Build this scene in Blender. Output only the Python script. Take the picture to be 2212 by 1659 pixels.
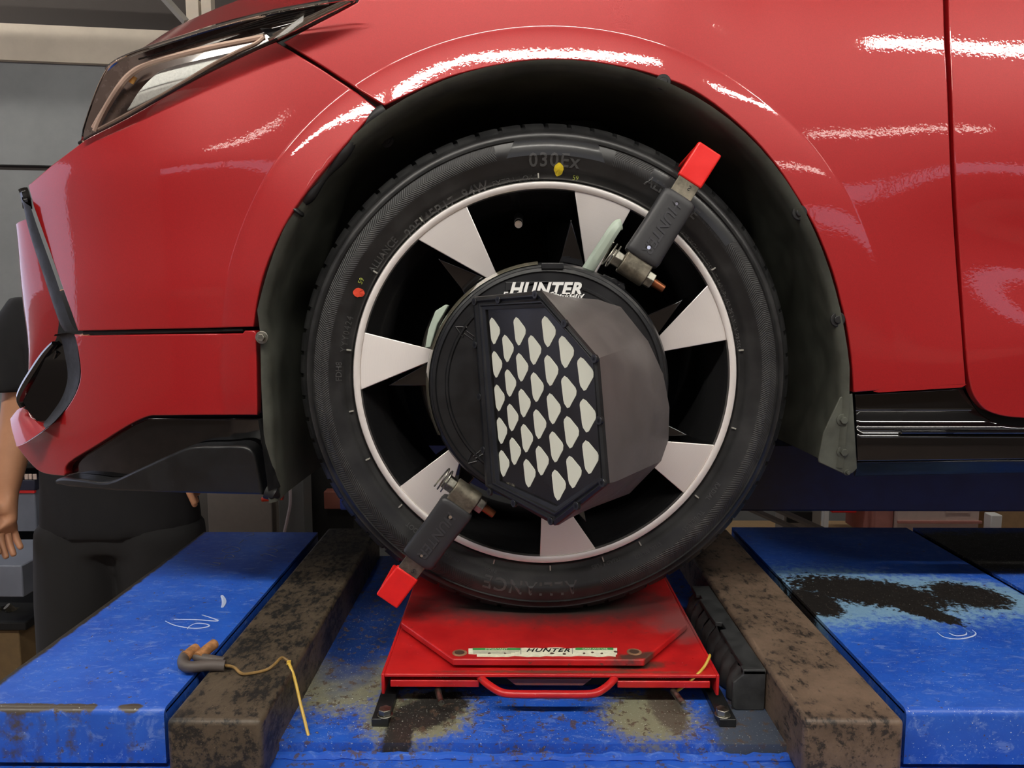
import bpy, bmesh, math, random
import numpy as np
from mathutils import Vector, Matrix
from mathutils.geometry import delaunay_2d_cdt
random.seed(7)
for o in list(bpy.data.objects): bpy.data.objects.remove(o)
SC = bpy.context.scene
COL = SC.collection

# ------------------------------------------------------------------ camera
F = 1600.0; CX, CY = 1106.0, 829.5
TH = math.atan(174.5 / F); PS = math.atan(12 / F)
W = np.array([-math.sin(PS) * math.cos(TH), math.cos(PS) * math.cos(TH), -math.sin(TH)])
R = np.array([math.cos(PS), math.sin(PS), 0.0]); U = np.cross(R, W)
CAM = np.array([-0.03314, -0.909, 0.39478])
cam = bpy.data.objects.new('camera', bpy.data.cameras.new('camera'))
COL.objects.link(cam)
cam.data.sensor_width = 36; cam.data.lens = 36 * F / 2212
cam.data.clip_start = 0.01
cam.matrix_world = Matrix(((R[0], U[0], -W[0], CAM[0]), (R[1], U[1], -W[1], CAM[1]), (R[2], U[2], -W[2], CAM[2]), (0, 0, 0, 1)))
SC.camera = cam
SC.view_settings.view_transform = 'Standard'
SC.view_settings.look = 'None'
SC.view_settings.gamma = 1
SC.view_settings.use_curve_mapping = False
SC.view_settings.exposure = 0.32

# ------------------------------------------------------------------ sky seen through the shop's openings
wd = bpy.data.worlds.new('world'); SC.world = wd; wd.use_nodes = True
wd.node_tree.nodes['Background'].inputs[0].default_value = (0.72, 0.76, 1.0, 1)
wd.node_tree.nodes['Background'].inputs[1].default_value = 1.2

LAMP_STRENGTH = 74.0
FLOOR_Z = -0.98
CEIL_Z = 3.0

# ------------------------------------------------------------------ pixel -> place helpers (2212 x 1659 frame)
def ray(u, v):
    d = R * ((u - CX) / F) + U * (-(v - CY) / F) + W
    return d / d[1]
def PY(u, v, Y):
    return Vector(CAM + ray(u, v) * (Y - CAM[1]))
def PZ(u, v, Z):
    d = ray(u, v); return Vector(CAM + d * ((Z - CAM[2]) / d[2]))
def PP(u, v, p0, n):
    d = Vector(ray(u, v)); c = Vector(CAM)
    return c + d * ((p0 - c).dot(n) / d.dot(n))
def lin(c): return tuple(((x / 255) / 12.92 if x / 255 <= .04045 else ((x / 255 + .055) / 1.055) ** 2.4) for x in c) + (1,)

# ------------------------------------------------------------------ material helpers
class NT:
    def __init__(s, m):
        s.t = m.node_tree; s.m = m
    def n(s, typ, ins=None, **kw):
        nd = s.t.nodes.new(typ)
        for k, v in kw.items(): setattr(nd, k, v)
        if ins:
            for k, v in ins.items(): s.put(nd.inputs[k], v)
        return nd
    def put(s, sock, v):
        if hasattr(v, 'is_linked') or hasattr(v, 'links'): s.t.links.new(v, sock)
        else: sock.default_value = v
    def pos(s):
        return s.n('ShaderNodeNewGeometry').outputs['Position']
    def obj(s):
        return s.n('ShaderNodeTexCoord').outputs['Object']
    def math(s, op, a, b=0.0, c=None, clamp=False):
        nd = s.n('ShaderNodeMath', operation=op, use_clamp=clamp)
        s.put(nd.inputs[0], a); s.put(nd.inputs[1], b)
        if c is not None: s.put(nd.inputs[2], c)
        return nd.outputs[0]
    def noise(s, scale, detail=4, rough=.6, vec=None, dist=0.0):
        nd = s.n('ShaderNodeTexNoise', {'Scale': scale, 'Detail': detail, 'Roughness': rough, 'Distortion': dist})
        s.put(nd.inputs['Vector'], vec if vec is not None else s.pos())
        return nd.outputs['Fac']
    def vor(s, scale, vec=None, feature='F1'):
        nd = s.n('ShaderNodeTexVoronoi', {'Scale': scale}, feature=feature)
        s.put(nd.inputs['Vector'], vec if vec is not None else s.pos())
        return nd.outputs['Distance']
    def ramp(s, f, a, b):   # smooth 0..1 between a and b
        nd = s.n('ShaderNodeMapRange', {'From Min': a, 'From Max': b}, interpolation_type='SMOOTHSTEP')
        s.put(nd.inputs['Value'], f); return nd.outputs[0]
    def mix(s, f, a, b):
        nd = s.n('ShaderNodeMix', data_type='RGBA')
        s.put(nd.inputs[0], f); s.put(nd.inputs[6], a); s.put(nd.inputs[7], b)
        return nd.outputs[2]
    def map(s, vec, scale=(1, 1, 1), loc=(0, 0, 0), rot=(0, 0, 0)):
        nd = s.n('ShaderNodeMapping', {'Scale': scale, 'Location': loc, 'Rotation': rot})
        s.put(nd.inputs['Vector'], vec); return nd.outputs[0]
    def sep(s, vec):
        nd = s.n('ShaderNodeSeparateXYZ'); s.put(nd.inputs[0], vec); return nd.outputs
    def bump(s, h, strength=.3, dist=.001):
        nd = s.n('ShaderNodeBump', {'Strength': strength, 'Distance': dist}); s.put(nd.inputs['Height'], h)
        return nd.outputs[0]
def new_mat(name):
    m = bpy.data.materials.new(name); m.use_nodes = True
    return m, NT(m), m.node_tree.nodes['Principled BSDF']
MATS = {}
def mat(name, col, rough=.5, metal=0.0, coat=0.0, var=0.0, vscale=30, bump=0.0, bscale=200, coat_rough=.03, spec=.5, emit=None, es=0.0):
    if name in MATS: return MATS[name]
    m, t, b = new_mat(name)
    c = lin(col)
    b.inputs['Roughness'].default_value = rough
    b.inputs['Metallic'].default_value = metal
    b.inputs['Coat Weight'].default_value = coat
    b.inputs['Coat Roughness'].default_value = coat_rough
    b.inputs['Specular IOR Level'].default_value = spec
    if var > 0:
        f = t.ramp(t.noise(vscale, 5, .65), .3, .7)
        d = tuple(x * (1 - var) for x in c[:3]) + (1,); e = tuple(min(1, x * (1 + var) + .01 * var) for x in c[:3]) + (1,)
        t.put(b.inputs['Base Color'], t.mix(f, d, e))
        t.put(b.inputs['Roughness'], t.math('MULTIPLY_ADD', f, .15, rough - .05))
    else: b.inputs['Base Color'].default_value = c
    if bump > 0: t.put(b.inputs['Normal'], t.bump(t.noise(bscale, 3), bump, .0005))
    if emit: b.inputs['Emission Color'].default_value = lin(emit); b.inputs['Emission Strength'].default_value = es
    MATS[name] = m
    return m

# ------------------------------------------------------------------ object helpers
def link(o, parent=None):
    COL.objects.link(o)
    if parent is not None:
        o.parent = parent
        o.matrix_parent_inverse = Matrix.Translation(-parent.location) if parent.parent is None else Matrix.Identity(4)
    return o
def tag(o, label, cat, group=None, kind=None):
    o['label'] = label; o['category'] = cat
    if group: o['group'] = group
    if kind: o['kind'] = kind
    return o
def empty(name, loc, label, cat, group=None):
    e = bpy.data.objects.new(name, None); e.location = loc; e.empty_display_size = .05
    COL.objects.link(e); return tag(e, label, cat, group)
class MB:
    def __init__(s): s.v = []; s.f = []; s.mi = []
    def add(s, vs, fs, mi=0):
        o = len(s.v); s.v += [tuple(p) for p in vs]
        for f in fs: s.f.append(tuple(i + o for i in f)); s.mi.append(mi)
        return s
    def box(s, lo, hi, M=None, mi=0):
        vs = [Vector((x, y, z)) for z in (lo[2], hi[2]) for y in (lo[1], hi[1]) for x in (lo[0], hi[0])]
        if M is not None: vs = [M @ p for p in vs]
        return s.add(vs, [(0, 2, 3, 1), (4, 5, 7, 6), (0, 1, 5, 4), (2, 6, 7, 3), (0, 4, 6, 2), (1, 3, 7, 5)], mi)
    def prism(s, poly, off, mi=0, mi_side=None):     # poly: list of 3D points (planar or nearly), off: extrusion vector
        n = len(poly); off = Vector(off)
        a = [Vector(p) for p in poly]; b = [p + off for p in a]
        s.add(a + b, [tuple(range(n))], mi)
        o = len(s.v) - 2 * n
        s.f.append(tuple(o + 2 * n - 1 - i for i in range(n))); s.mi.append(mi if mi_side is None else mi_side)
        for i in range(n):
            j = (i + 1) % n
            s.f.append((o + j, o + i, o + n + i, o + n + j)); s.mi.append(mi if mi_side is None else mi_side)
        return s
    def tube(s, path, r, seg=8, cap=True, mi=0):
        P = [Vector(p) for p in path]; n = len(P); rs = r if isinstance(r, (list, tuple)) else [r] * n
        o = len(s.v); up = None
        for i in range(n):
            d = (P[min(i + 1, n - 1)] - P[max(i - 1, 0)]).normalized()
            if up is None:
                up = Vector((0, 0, 1)) if abs(d.z) < .9 else Vector((1, 0, 0))
            a = d.cross(up).normalized(); up = a.cross(d).normalized()
            for k in range(seg):
                t = 2 * math.pi * k / seg
                s.v.append(tuple(P[i] + (a * math.cos(t) + up * math.sin(t)) * rs[i]))
        for i in range(n - 1):
            for k in range(seg):
                k2 = (k + 1) % seg
                s.f.append((o + i * seg + k, o + i * seg + k2, o + (i + 1) * seg + k2, o + (i + 1) * seg + k)); s.mi.append(mi)
        if cap:
            s.f.append(tuple(o + k for k in reversed(range(seg)))); s.mi.append(mi)
            s.f.append(tuple(o + (n - 1) * seg + k for k in range(seg))); s.mi.append(mi)
        return s
    def cyl(s, a, b, r, seg=16, mi=0, r2=None): return s.tube([a, b], [r, r if r2 is None else r2], seg, True, mi)
    def lathe(s, prof, c, seg=96, a0=0, a1=2 * math.pi, mi=0):   # prof: (r, y); axis = Y through c
        full = abs(a1 - a0 - 2 * math.pi) < 1e-6; n = seg if full else seg + 1
        o = len(s.v); m = len(prof)
        for i in range(n):
            t = a0 + (a1 - a0) * i / seg
            for (r, y) in prof: s.v.append((c[0] + r * math.cos(t), c[1] + y, c[2] + r * math.sin(t)))
        for i in range(seg):
            i2 = (i + 1) % n
            for k in range(m - 1):
                s.f.append((o + i * m + k, o + i * m + k + 1, o + i2 * m + k + 1, o + i2 * m + k)); s.mi.append(mi)
        return s
    def loft(s, rows, closed=False, mi=0):
        o = len(s.v); m = len(rows[0])
        for r in rows: s.v += [tuple(p) for p in r]
        for i in range(len(rows) - 1):
            for k in range(m if closed else m - 1):
                k2 = (k + 1) % m
                s.f.append((o + i * m + k, o + i * m + k2, o + (i + 1) * m + k2, o + (i + 1) * m + k)); s.mi.append(mi)
        return s
    def build(s, name, mats, parent=None, smooth=True, angle=.7, bevel=0.0, seg=2, recenter=False, fixn=True):
        me = bpy.data.meshes.new(name)
        vs = s.v; off = Vector((0, 0, 0))
        if recenter:
            a = np.array(vs); off = Vector(((a[:, 0].min() + a[:, 0].max()) / 2, (a[:, 1].min() + a[:, 1].max()) / 2, a[:, 2].min()))
            vs = [tuple(Vector(p) - off) for p in vs]
        me.from_pydata(vs, [], s.f)
        for m in (mats if isinstance(mats, (list, tuple)) else [mats]): me.materials.append(m)
        me.polygons.foreach_set('material_index', s.mi)
        me.update()
        if fixn:
            bm = bmesh.new(); bm.from_mesh(me); bmesh.ops.recalc_face_normals(bm, faces=bm.faces); bm.to_mesh(me); bm.free()
        if smooth:
            me.polygons.foreach_set('use_smooth', [True] * len(me.polygons)); me.set_sharp_from_angle(angle=angle)
        o = bpy.data.objects.new(name, me)
        link(o, parent)
        if recenter: o.location = off
        if bevel > 0:
            bv = o.modifiers.new('bevel', 'BEVEL'); bv.width = bevel; bv.segments = seg; bv.limit_method = 'ANGLE'; bv.angle_limit = .6
            bv.harden_normals = False
        return o
def smooth_path(pts, n=6, closed=False):      # Catmull-Rom
    P = [Vector(p) for p in pts]; out = []; m = len(P)
    rng = range(m) if closed else range(m - 1)
    for i in rng:
        if closed: p0, p1, p2, p3 = P[i - 1], P[i], P[(i + 1) % m], P[(i + 2) % m]
        else: p0, p1, p2, p3 = P[max(i - 1, 0)], P[i], P[i + 1], P[min(i + 2, m - 1)]
        for k in range(n):
            t = k / n
            out.append(.5 * ((2 * p1) + (p2 - p0) * t + (2 * p0 - 5 * p1 + 4 * p2 - p3) * t * t + (3 * p1 - p0 - 3 * p2 + p3) * t ** 3))
    if not closed: out.append(P[-1])
    return out
def text_mesh(txt, size, extrude=.0005, shear=0.0, bold=0.0, space=1.0):
    cu = bpy.data.curves.new('txt', 'FONT'); cu.body = txt; cu.size = size; cu.extrude = extrude; cu.shear = shear
    cu.offset = bold; cu.align_x = 'CENTER'; cu.align_y = 'CENTER'; cu.space_character = space; cu.resolution_u = 3
    o = bpy.data.objects.new('txt', cu); COL.objects.link(o)
    me = bpy.data.meshes.new_from_object(o)
    vs = [v.co.copy() for v in me.vertices]; fs = [tuple(p.vertices) for p in me.polygons]
    bpy.data.objects.remove(o); bpy.data.curves.remove(cu); bpy.data.meshes.remove(me)
    return vs, fs
def put_text(name, txt, size, O, X, Yv, m, parent, extrude=.0005, **kw):
    vs, fs = text_mesh(txt, size, extrude, **kw)
    X = Vector(X).normalized(); Yv = (Vector(Yv) - X * Vector(Yv).dot(X)).normalized(); N = X.cross(Yv); O = Vector(O)
    mb = MB(); mb.add([O + X * p.x + Yv * p.y + N * p.z for p in vs], fs)
    return mb.build(name, m, parent, smooth=False, fixn=False)

# ------------------------------------------------------------------ materials
def red_paint():
    m, t, b = new_mat('red_car_paint')
    f = t.noise(900, 2, .5)
    t.put(b.inputs['Base Color'], t.mix(t.ramp(f, .3, .7), (.35, .0045, .007, 1), (.41, .006, .009, 1)))
    b.inputs['Metallic'].default_value = .15; b.inputs['Roughness'].default_value = .48
    b.inputs['Coat Weight'].default_value = 1; b.inputs['Coat Roughness'].default_value = .02
    t.put(b.inputs['Coat Normal'], t.bump(t.noise(230, 2, .5), .10, .0006))
    return m
M_RED = red_paint()
M_GLOSSBLK = mat('gloss_black_plastic', (11, 11, 12), .12, coat=1.0, spec=.5)
M_SATBLK = mat('satin_black_plastic', (24, 25, 26), .33, var=.15, bump=.15, bscale=900)
M_LINER = mat('wheel_arch_liner_plastic', (70, 72, 64), .62, var=.35, vscale=14, bump=.25, bscale=120)
M_DARK = mat('underbody_black', (12, 12, 12), .8)
M_RUBBER = mat('black_rubber', (22, 22, 23), .5, var=.25, vscale=60, bump=.2, bscale=400)
M_STEEL = mat('worn_zinc_steel', (150, 148, 138), .38, metal=1.0, var=.35, vscale=90, bump=.3, bscale=300)
M_STEELDULL = mat('dull_steel', (128, 122, 108), .5, metal=.9, var=.4, vscale=60, bump=.3, bscale=300)
M_CHROME = mat('chrome', (215, 212, 208), .12, metal=1.0)
M_HOOK = mat('red_vinyl', (236, 34, 30), .38, var=.06, vscale=40)
M_GRIP = mat('grip_rubber', (48, 48, 50), .5, bump=.1, bscale=900)
M_TPLAST = mat('target_black_plastic', (24, 25, 27), .34, var=.2, vscale=25, bump=.2, bscale=1500)
M_TGREY = mat('target_housing_plastic', (98, 92, 91), .38, var=.1, vscale=25, bump=.15, bscale=1500)  # black plastic with its base greyed to stand in for a side sheen
M_PANEL = mat('target_panel_black', (20, 17, 15), .3, var=.3, vscale=12)
M_DOT = mat('reflective_dot', (226, 228, 212), .5)
M_WHITE = mat('white_print', (235, 235, 232), .5)
M_REDPR = mat('red_print', (210, 40, 40), .5)
M_BLKPR = mat('black_print', (20, 20, 20), .5)
M_GREEN = mat('green_print', (60, 140, 70), .55, var=.2)
M_LEVER = mat('pale_green_plastic', (176, 190, 176), .35, var=.05)
M_COPPER = mat('copper_tip', (150, 92, 62), .4, metal=.9, var=.2)
def aluminium():
    m, t, b = new_mat('machined_aluminium')
    v = t.sep(t.obj()); r = t.math('SQRT', t.math('ADD', t.math('MULTIPLY', v[0], v[0]), t.math('MULTIPLY', v[2], v[2])))
    f = t.noise(1.0, 2, .5, vec=t.n('ShaderNodeCombineXYZ', {0: t.math('MULTIPLY', r, 1500.0)}).outputs[0])
    t.put(b.inputs['Base Color'], t.mix(f, lin((236, 230, 226)), lin((252, 248, 244))))
    b.inputs['Metallic'].default_value = 1.0
    b.inputs['Anisotropic'].default_value = .35
    rv = t.n('ShaderNodeVectorMath', operation='SUBTRACT'); t.put(rv.inputs[0], t.pos()); rv.inputs[1].default_value = (0, 0, .304)
    nv = t.n('ShaderNodeVectorMath', operation='NORMALIZE'); t.put(nv.inputs[0], rv.outputs[0]); t.put(b.inputs['Tangent'], nv.outputs[0]); b.inputs['Anisotropic Rotation'].default_value = .25
    t.put(b.inputs['Roughness'], t.math('MULTIPLY_ADD', t.noise(25, 4), .14, .48))
    t.put(b.inputs['Normal'], t.bump(f, .05, .0002))
    return m
M_ALU = aluminium()
def tyre_mat():
    m, t, b = new_mat('tyre_rubber')
    v = t.sep(t.map(t.pos(), loc=(0, 0, -.304)))
    r = t.math('SQRT', t.math('ADD', t.math('MULTIPLY', v[0], v[0]), t.math('MULTIPLY', v[2], v[2])))
    a = t.math('ARCTAN2', v[2], v[0])
    band = t.math('MULTIPLY', t.ramp(r, .2635, .2645), t.math('SUBTRACT', 1.0, t.ramp(r, .2815, .2825)))
    # plain plaques break the hatched band: top (030Ex), right (AL..), bottom
    msk = band
    for (c, w) in ((1.53, .26), (-1.6, .30)):
        d = t.math('ABSOLUTE', t.math('SUBTRACT', a, c))
        msk = t.math('MULTIPLY', msk, t.math('GREATER_THAN', d, w))
    ph = t.math('ADD', t.math('MULTIPLY', a, 620.0), t.math('MULTIPLY', t.math('ABSOLUTE', t.math('SUBTRACT', r, .2735)), 1500.0))
    h = t.math('MULTIPLY', t.math('SINE', ph), msk)
    nz = t.noise(30, 5)
    t.put(b.inputs['Base Color'], t.mix(t.ramp(nz, .35, .75), lin((26, 26, 27)), lin((44, 44, 44))))
    t.put(b.inputs['Roughness'], t.math('MULTIPLY_ADD', msk, .12, t.math('MULTIPLY_ADD', nz, .2, .30)))
    hh = t.math('MULTIPLY_ADD', t.noise(500, 2), .12, h)
    t.put(b.inputs['Normal'], t.bump(hh, .4, .0005))
    return m
M_TYRE = tyre_mat()
M_TYTEXT = mat('tyre_lettering_rubber', (68, 68, 68), .35)  # same rubber, lightened to stand in for light caught on raised letters
def patches(t, base, items, P=None):
    """paint base colour, then a list of stains: (x, y, rx, ry, rot, colour, noise amplitude, noise scale, edge)"""
    P = P if P is not None else t.pos(); c = base
    for (x, y, rx, ry, rot, col, amp, sc, edge) in items:
        q = t.map(P, loc=(-x, -y, 0)); q = t.map(q, rot=(0, 0, -rot))
        s = t.sep(q)
        d = t.math('SQRT', t.math('ADD', t.math('POWER', t.math('ABSOLUTE', t.math('DIVIDE', s[0], rx)), 2.0), t.math('POWER', t.math('ABSOLUTE', t.math('DIVIDE', s[1], ry)), 2.0)))
        nz = t.math('MULTIPLY_ADD', t.noise(sc, 6, .7), amp * 2, -amp)
        f = t.math('SUBTRACT', 1.0, t.ramp(t.math('ADD', d, nz), 1 - edge, 1 + edge))
        c = t.mix(f, c, col)
    return c
def blue_paint(name, items=(), rust=.66, speck=.62, base=((30, 78, 178), (42, 96, 198)), scuff=.52):
    m, t, b = new_mat(name)
    P = t.pos()
    c = t.mix(t.ramp(t.noise(9, 5), .3, .7), lin(base[0]), lin(base[1]))
    # faint streaky scuffs, lighter blue
    sc = t.ramp(t.noise(1.0, 6, .75, vec=t.map(P, scale=(45, 110, 60), rot=(0, 0, .5)), dist=.8), scuff, scuff + .14)
    c = t.mix(t.math('MULTIPLY', sc, .4), c, lin((130, 156, 212)))
    c = patches(t, c, items)
    ru = t.ramp(t.noise(95, 5, .7), rust, rust + .04)
    c = t.mix(t.math('MULTIPLY', ru, .85), c, lin((84, 68, 58)))
    sp = t.ramp(t.noise(420, 3, .6), speck, speck + .05)
    c = t.mix(t.math('MULTIPLY', sp, .8), c, lin((205, 210, 200)))
    t.put(b.inputs['Base Color'], c)
    t.put(b.inputs['Roughness'], t.math('MULTIPLY_ADD', t.noise(60, 4), .3, .25))
    t.put(b.inputs['Normal'], t.bump(t.math('SUBTRACT', t.noise(160, 4), ru), .25, .0006))
    return m
K = lin
DKGR, PALE, DUST, DK2 = K((34, 31, 30)), K((122, 160, 190)), K((128, 128, 106)), K((46, 44, 42))
M_BLUE_L = blue_paint('blue_paint_front_plate', [(-.59, 0, .020, .6, 0, K((44, 40, 36)), .25, 60, .12)] + [(PZ(u, 1532, 0).x, -.221, rx, .0048, 0, K((74, 66, 58)), .5, 70, .15) for u, rx in ((25, .034), (75, .02), (152, .018), (190, .006), (276, .012), (120, .005))], rust=.62, speck=.67)
_a = PZ(1870, 1285, 0); _b = PZ(1745, 1300, 0); _c = PZ(2090, 1285, 0); _d = PZ(1990, 1320, 0)
M_BLUE_R = blue_paint('blue_paint_rear_plate', [
    (_a.x, _a.y + .005, .15, .085, -.25, PALE, 1.0, 95, .35), (_c.x, _c.y, .1, .06, -.3, PALE, .9, 95, .35), (_b.x, _b.y, .075, .075, .3, PALE, .9, 95, .35),
    (_a.x + .01, _a.y + .01, .11, .052, -.35, DKGR, 1.0, 110, .10), (_b.x, _b.y, .04, .05, .5, DKGR, .8, 90, .12), (_c.x, _c.y, .052, .045, -.6, DKGR, .9, 110, .10), (_d.x, _d.y, .05, .02, -.9, DKGR, .9, 110, .1)], rust=.63, speck=.66)
M_BLUE_R2 = blue_paint('blue_paint_next_plate', [(.75, .25, .3, .1, 0, DK2, .4, 40, .2)], rust=.7)
def _g(u, v): p = PZ(u, v, -.05); return p.x, p.y
M_BLUE_B = blue_paint('blue_paint_bay_floor', [
    (*_g(745, 1470), .06, .07, 0, DUST, .9, 130, .3), (*_g(905, 1545), .06, .05, .3, DUST, .8, 150, .25), (*_g(940, 1530), .032, .045, -.5, DK2, .7, 90, .2),
    (*_g(860, 1590), .015, .07, 0, DK2, .6, 90, .2), (*_g(1400, 1545), .05, .05, 0, DUST, .9, 140, .3), (*_g(1440, 1530), .018, .05, .1, K((92, 84, 74)), .6, 120, .2),
    (*_g(1640, 1600), .045, .09, 0, K((70, 78, 92)), .5, 120, .25), (*_g(800, 1350), .05, .16, 0, K((24, 52, 112)), .4, 40, .4),
    (*_g(1100, 1612), .5, .0035, 0, K((92, 70, 58)), 1.2, 120, .6)], rust=.56, speck=.64)
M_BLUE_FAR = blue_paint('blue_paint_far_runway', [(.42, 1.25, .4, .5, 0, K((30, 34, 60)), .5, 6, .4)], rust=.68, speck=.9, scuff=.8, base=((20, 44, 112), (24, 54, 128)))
M_BLUE_EDGE = blue_paint('blue_paint_runway_edge', [], rust=.56, speck=.72)
def brown_steel(name, light, dark, k):
    m, t, b = new_mat(name)
    P = t.pos()
    n1 = t.noise(14, 6, .7); n2 = t.noise(120, 6, .75, vec=t.map(P, scale=(1, .55, 1), rot=(0, 0, .6)))
    c = t.mix(t.ramp(n1, .3, .7), lin(light), lin(tuple(x * .72 for x in light)))
    f = t.ramp(t.math('MULTIPLY_ADD', n1, .5, t.math('MULTIPLY', n2, .75)), k, k + .1)
    c = t.mix(f, c, lin(dark))
    sp = t.ramp(t.noise(520, 3), .70, .76); c = t.mix(t.math('MULTIPLY', sp, .7), c, lin((170, 155, 130)))
    t.put(b.inputs['Base Color'], c)
    t.put(b.inputs['Roughness'], t.math('MULTIPLY_ADD', n2, .4, .3))
    t.put(b.inputs['Normal'], t.bump(t.math('MULTIPLY_ADD', n1, .5, n2), .45, .0015))
    return m
M_BEAM_L = brown_steel('brown_scaly_steel_dark', (88, 76, 62), (30, 28, 26), .60)
M_BEAM_R = brown_steel('brown_scaly_steel', (122, 102, 86), (44, 39, 36), .64)
def red_worn():
    m, t, b = new_mat('worn_red_enamel')
    c = t.mix(t.ramp(t.noise(20, 5), .3, .7), lin((172, 24, 28)), lin((198, 34, 34)))
    k = PZ(1190, 1322, 0)
    c = patches(t, c, [(.02, k.y + .02, .20, .055, 0, K((104, 52, 52)), .6, 50, .5), (0.0, k.y + .015, .11, .022, 0, K((62, 64, 60)), .5, 60, .4),
                       (.20, -.01, .07, .03, .4, K((140, 74, 74)), .7, 60, .5), (.105, -.112, .03, .008, .2, K((84, 56, 48)), .8, 90, .5), (.02, -.126, .12, .003, 0, K((112, 66, 54)), .9, 90, .6)])
    sp = t.ramp(t.noise(380, 3), .70, .75); c = t.mix(t.math('MULTIPLY', sp, .6), c, lin((230, 190, 180)))
    ru = t.ramp(t.noise(70, 5, .7), .66, .69); c = t.mix(t.math('MULTIPLY', ru, .8), c, lin((92, 60, 52)))
    t.put(b.inputs['Base Color'], c)
    t.put(b.inputs['Roughness'], t.math('MULTIPLY_ADD', t.noise(50, 4), .25, .2))
    t.put(b.inputs['Normal'], t.bump(t.noise(200, 3), .12, .0005))
    return m
M_REDW = red_worn()
M_WIRE = mat('yellow_wire', (206, 170, 70), .4)
M_LENS = None
def lens_mat():
    m = bpy.data.materials.new('clear_lens'); m.use_nodes = True; t = NT(m); N = m.node_tree.nodes
    N.remove(N['Principled BSDF'])
    fr = t.n('ShaderNodeFresnel', {'IOR': 1.5}).outputs[0]
    g = t.n('ShaderNodeBsdfGlossy', {'Roughness': .02}).outputs[0]
    tr = t.n('ShaderNodeBsdfTransparent', {'Color': (.92, .9, .88, 1)}).outputs[0]
    mx = t.n('ShaderNodeMixShader'); t.put(mx.inputs[0], fr); t.put(mx.inputs[1], tr); t.put(mx.inputs[2], g)
    t.t.links.new(mx.outputs[0], N['Material Output'].inputs[0])
    return m
M_LENS = lens_mat()

# ------------------------------------------------------------------ room shell
def structure(name, mb, m, **kw):
    o = mb.build(name, m, None, smooth=False, recenter=True, **kw); o['kind'] = 'structure'; return o
M_FLOOR = mat('workshop_floor', (150, 132, 120), .55, var=.25, vscale=2.5)
M_WALLG = mat('grey_wall_paint', (132, 135, 137), .7, var=.08, vscale=5, bump=.1, bscale=40)
M_WALLW = mat('off_white_plaster', (205, 194, 178), .75, var=.08, vscale=4, bump=.15, bscale=60)
M_WALLB = mat('brown_dado_paint', (128, 112, 100), .7, var=.1, vscale=2)
M_CEIL = mat('ceiling_panels', (104, 98, 94), .8, var=.05, vscale=2)
M_DKBAND = mat('dark_brown_gap', (62, 55, 52), .7)
M_PURLIN = mat('grey_purlin', (140, 136, 130), .6)
mb = MB().box((-7, -6, FLOOR_Z - .1), (6, 4, FLOOR_Z)); structure('floor', mb, M_FLOOR)
mb = MB().box((-7, -6, CEIL_Z), (6, 4, CEIL_Z + .1)); structure('ceiling', mb, M_CEIL)
mb = MB().box((6, -6, FLOOR_Z), (6.1, 4, CEIL_Z)); structure('wall_right', mb, M_WALLW)
# wall behind the photographer: brown dado below a long row of window openings
mb = MB().box((-7, -6.1, 1.95), (6, -6, CEIL_Z)); mb.box((-7, -6.1, FLOOR_Z), (6, -6, 1.5))
for x in (-7, -3.4, .2, 3.6, 5.9): mb.box((x, -6.1, 1.5), (x + .07, -6, 1.95))
structure('wall_front', mb, M_WALLB)
mb = MB().box((-6.9, -6.0, -.15), (5.9, -5.96, .30)); structure('reflection_band', mb, M_WALLW)  # pale band added behind the camera to put streaks into the door's reflections
# end wall beyond the car's nose with a wide doorway to daylight
mb = MB().box((-7.1, -6, 2.3), (-7, 4, CEIL_Z)); mb.box((-7.1, -6, FLOOR_Z), (-7, -1.0, 2.3)); mb.box((-7.1, -1.0, FLOOR_Z), (-7, 4.0, -.1))
structure('wall_left', mb, M_WALLW)
# back wall, slightly skewed to the lift
WB = Matrix.Translation((-2.4, 2.55, 0)) @ Matrix.Rotation(math.radians(8), 4, 'Z')
def wbz(v): return PY(100, v, 2.6).z
mb = MB().box((-1.0, 0, FLOOR_Z), (9, .1, wbz(365) - .012), WB); mb.box((-1.0, 0, wbz(365) + .012), (9, .1, wbz(140)), WB); mb.box((-1.0, .03, wbz(365) - .02), (9, .09, wbz(365) + .02), WB, 1)
mb.box((-1.0, .15, wbz(60)), (9, .2, CEIL_Z), WB, 1)
structure('wall_back', mb, [M_WALLG, M_DKBAND])
mb = MB().box((-1.0, -.03, wbz(140)), (9, .12, wbz(62)), WB); structure('trim_1', mb, M_WALLW)
mb = MB().box((-1.0, -.35, wbz(8)), (9, -.25, wbz(-12)), WB); mb.box((-1.0, -.4, wbz(14)), (9, -.36, wbz(-30)), WB); structure('trim_2', mb, M_PURLIN)
br = MB().tube([PY(352, -8, 2.2), PY(402, 48, 2.2)], .016, 4).build('roof_brace', M_PURLIN, None, smooth=False, recenter=True)
tag(br, 'grey diagonal steel brace under the roof purlins above the hood', 'brace')
br = MB().box((-.02, 0, 0), (.02, .04, .3), Matrix.Translation(PY(447, 60, 2.2))).box((-.05, 0, -.05), (.0, .05, .1), Matrix.Translation(PY(430, 55, 2.2))).build('roof_post', M_WALLW, None, smooth=False, recenter=True)
tag(br, 'short pale post hanging from the roof just above the red hood', 'post')

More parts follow.
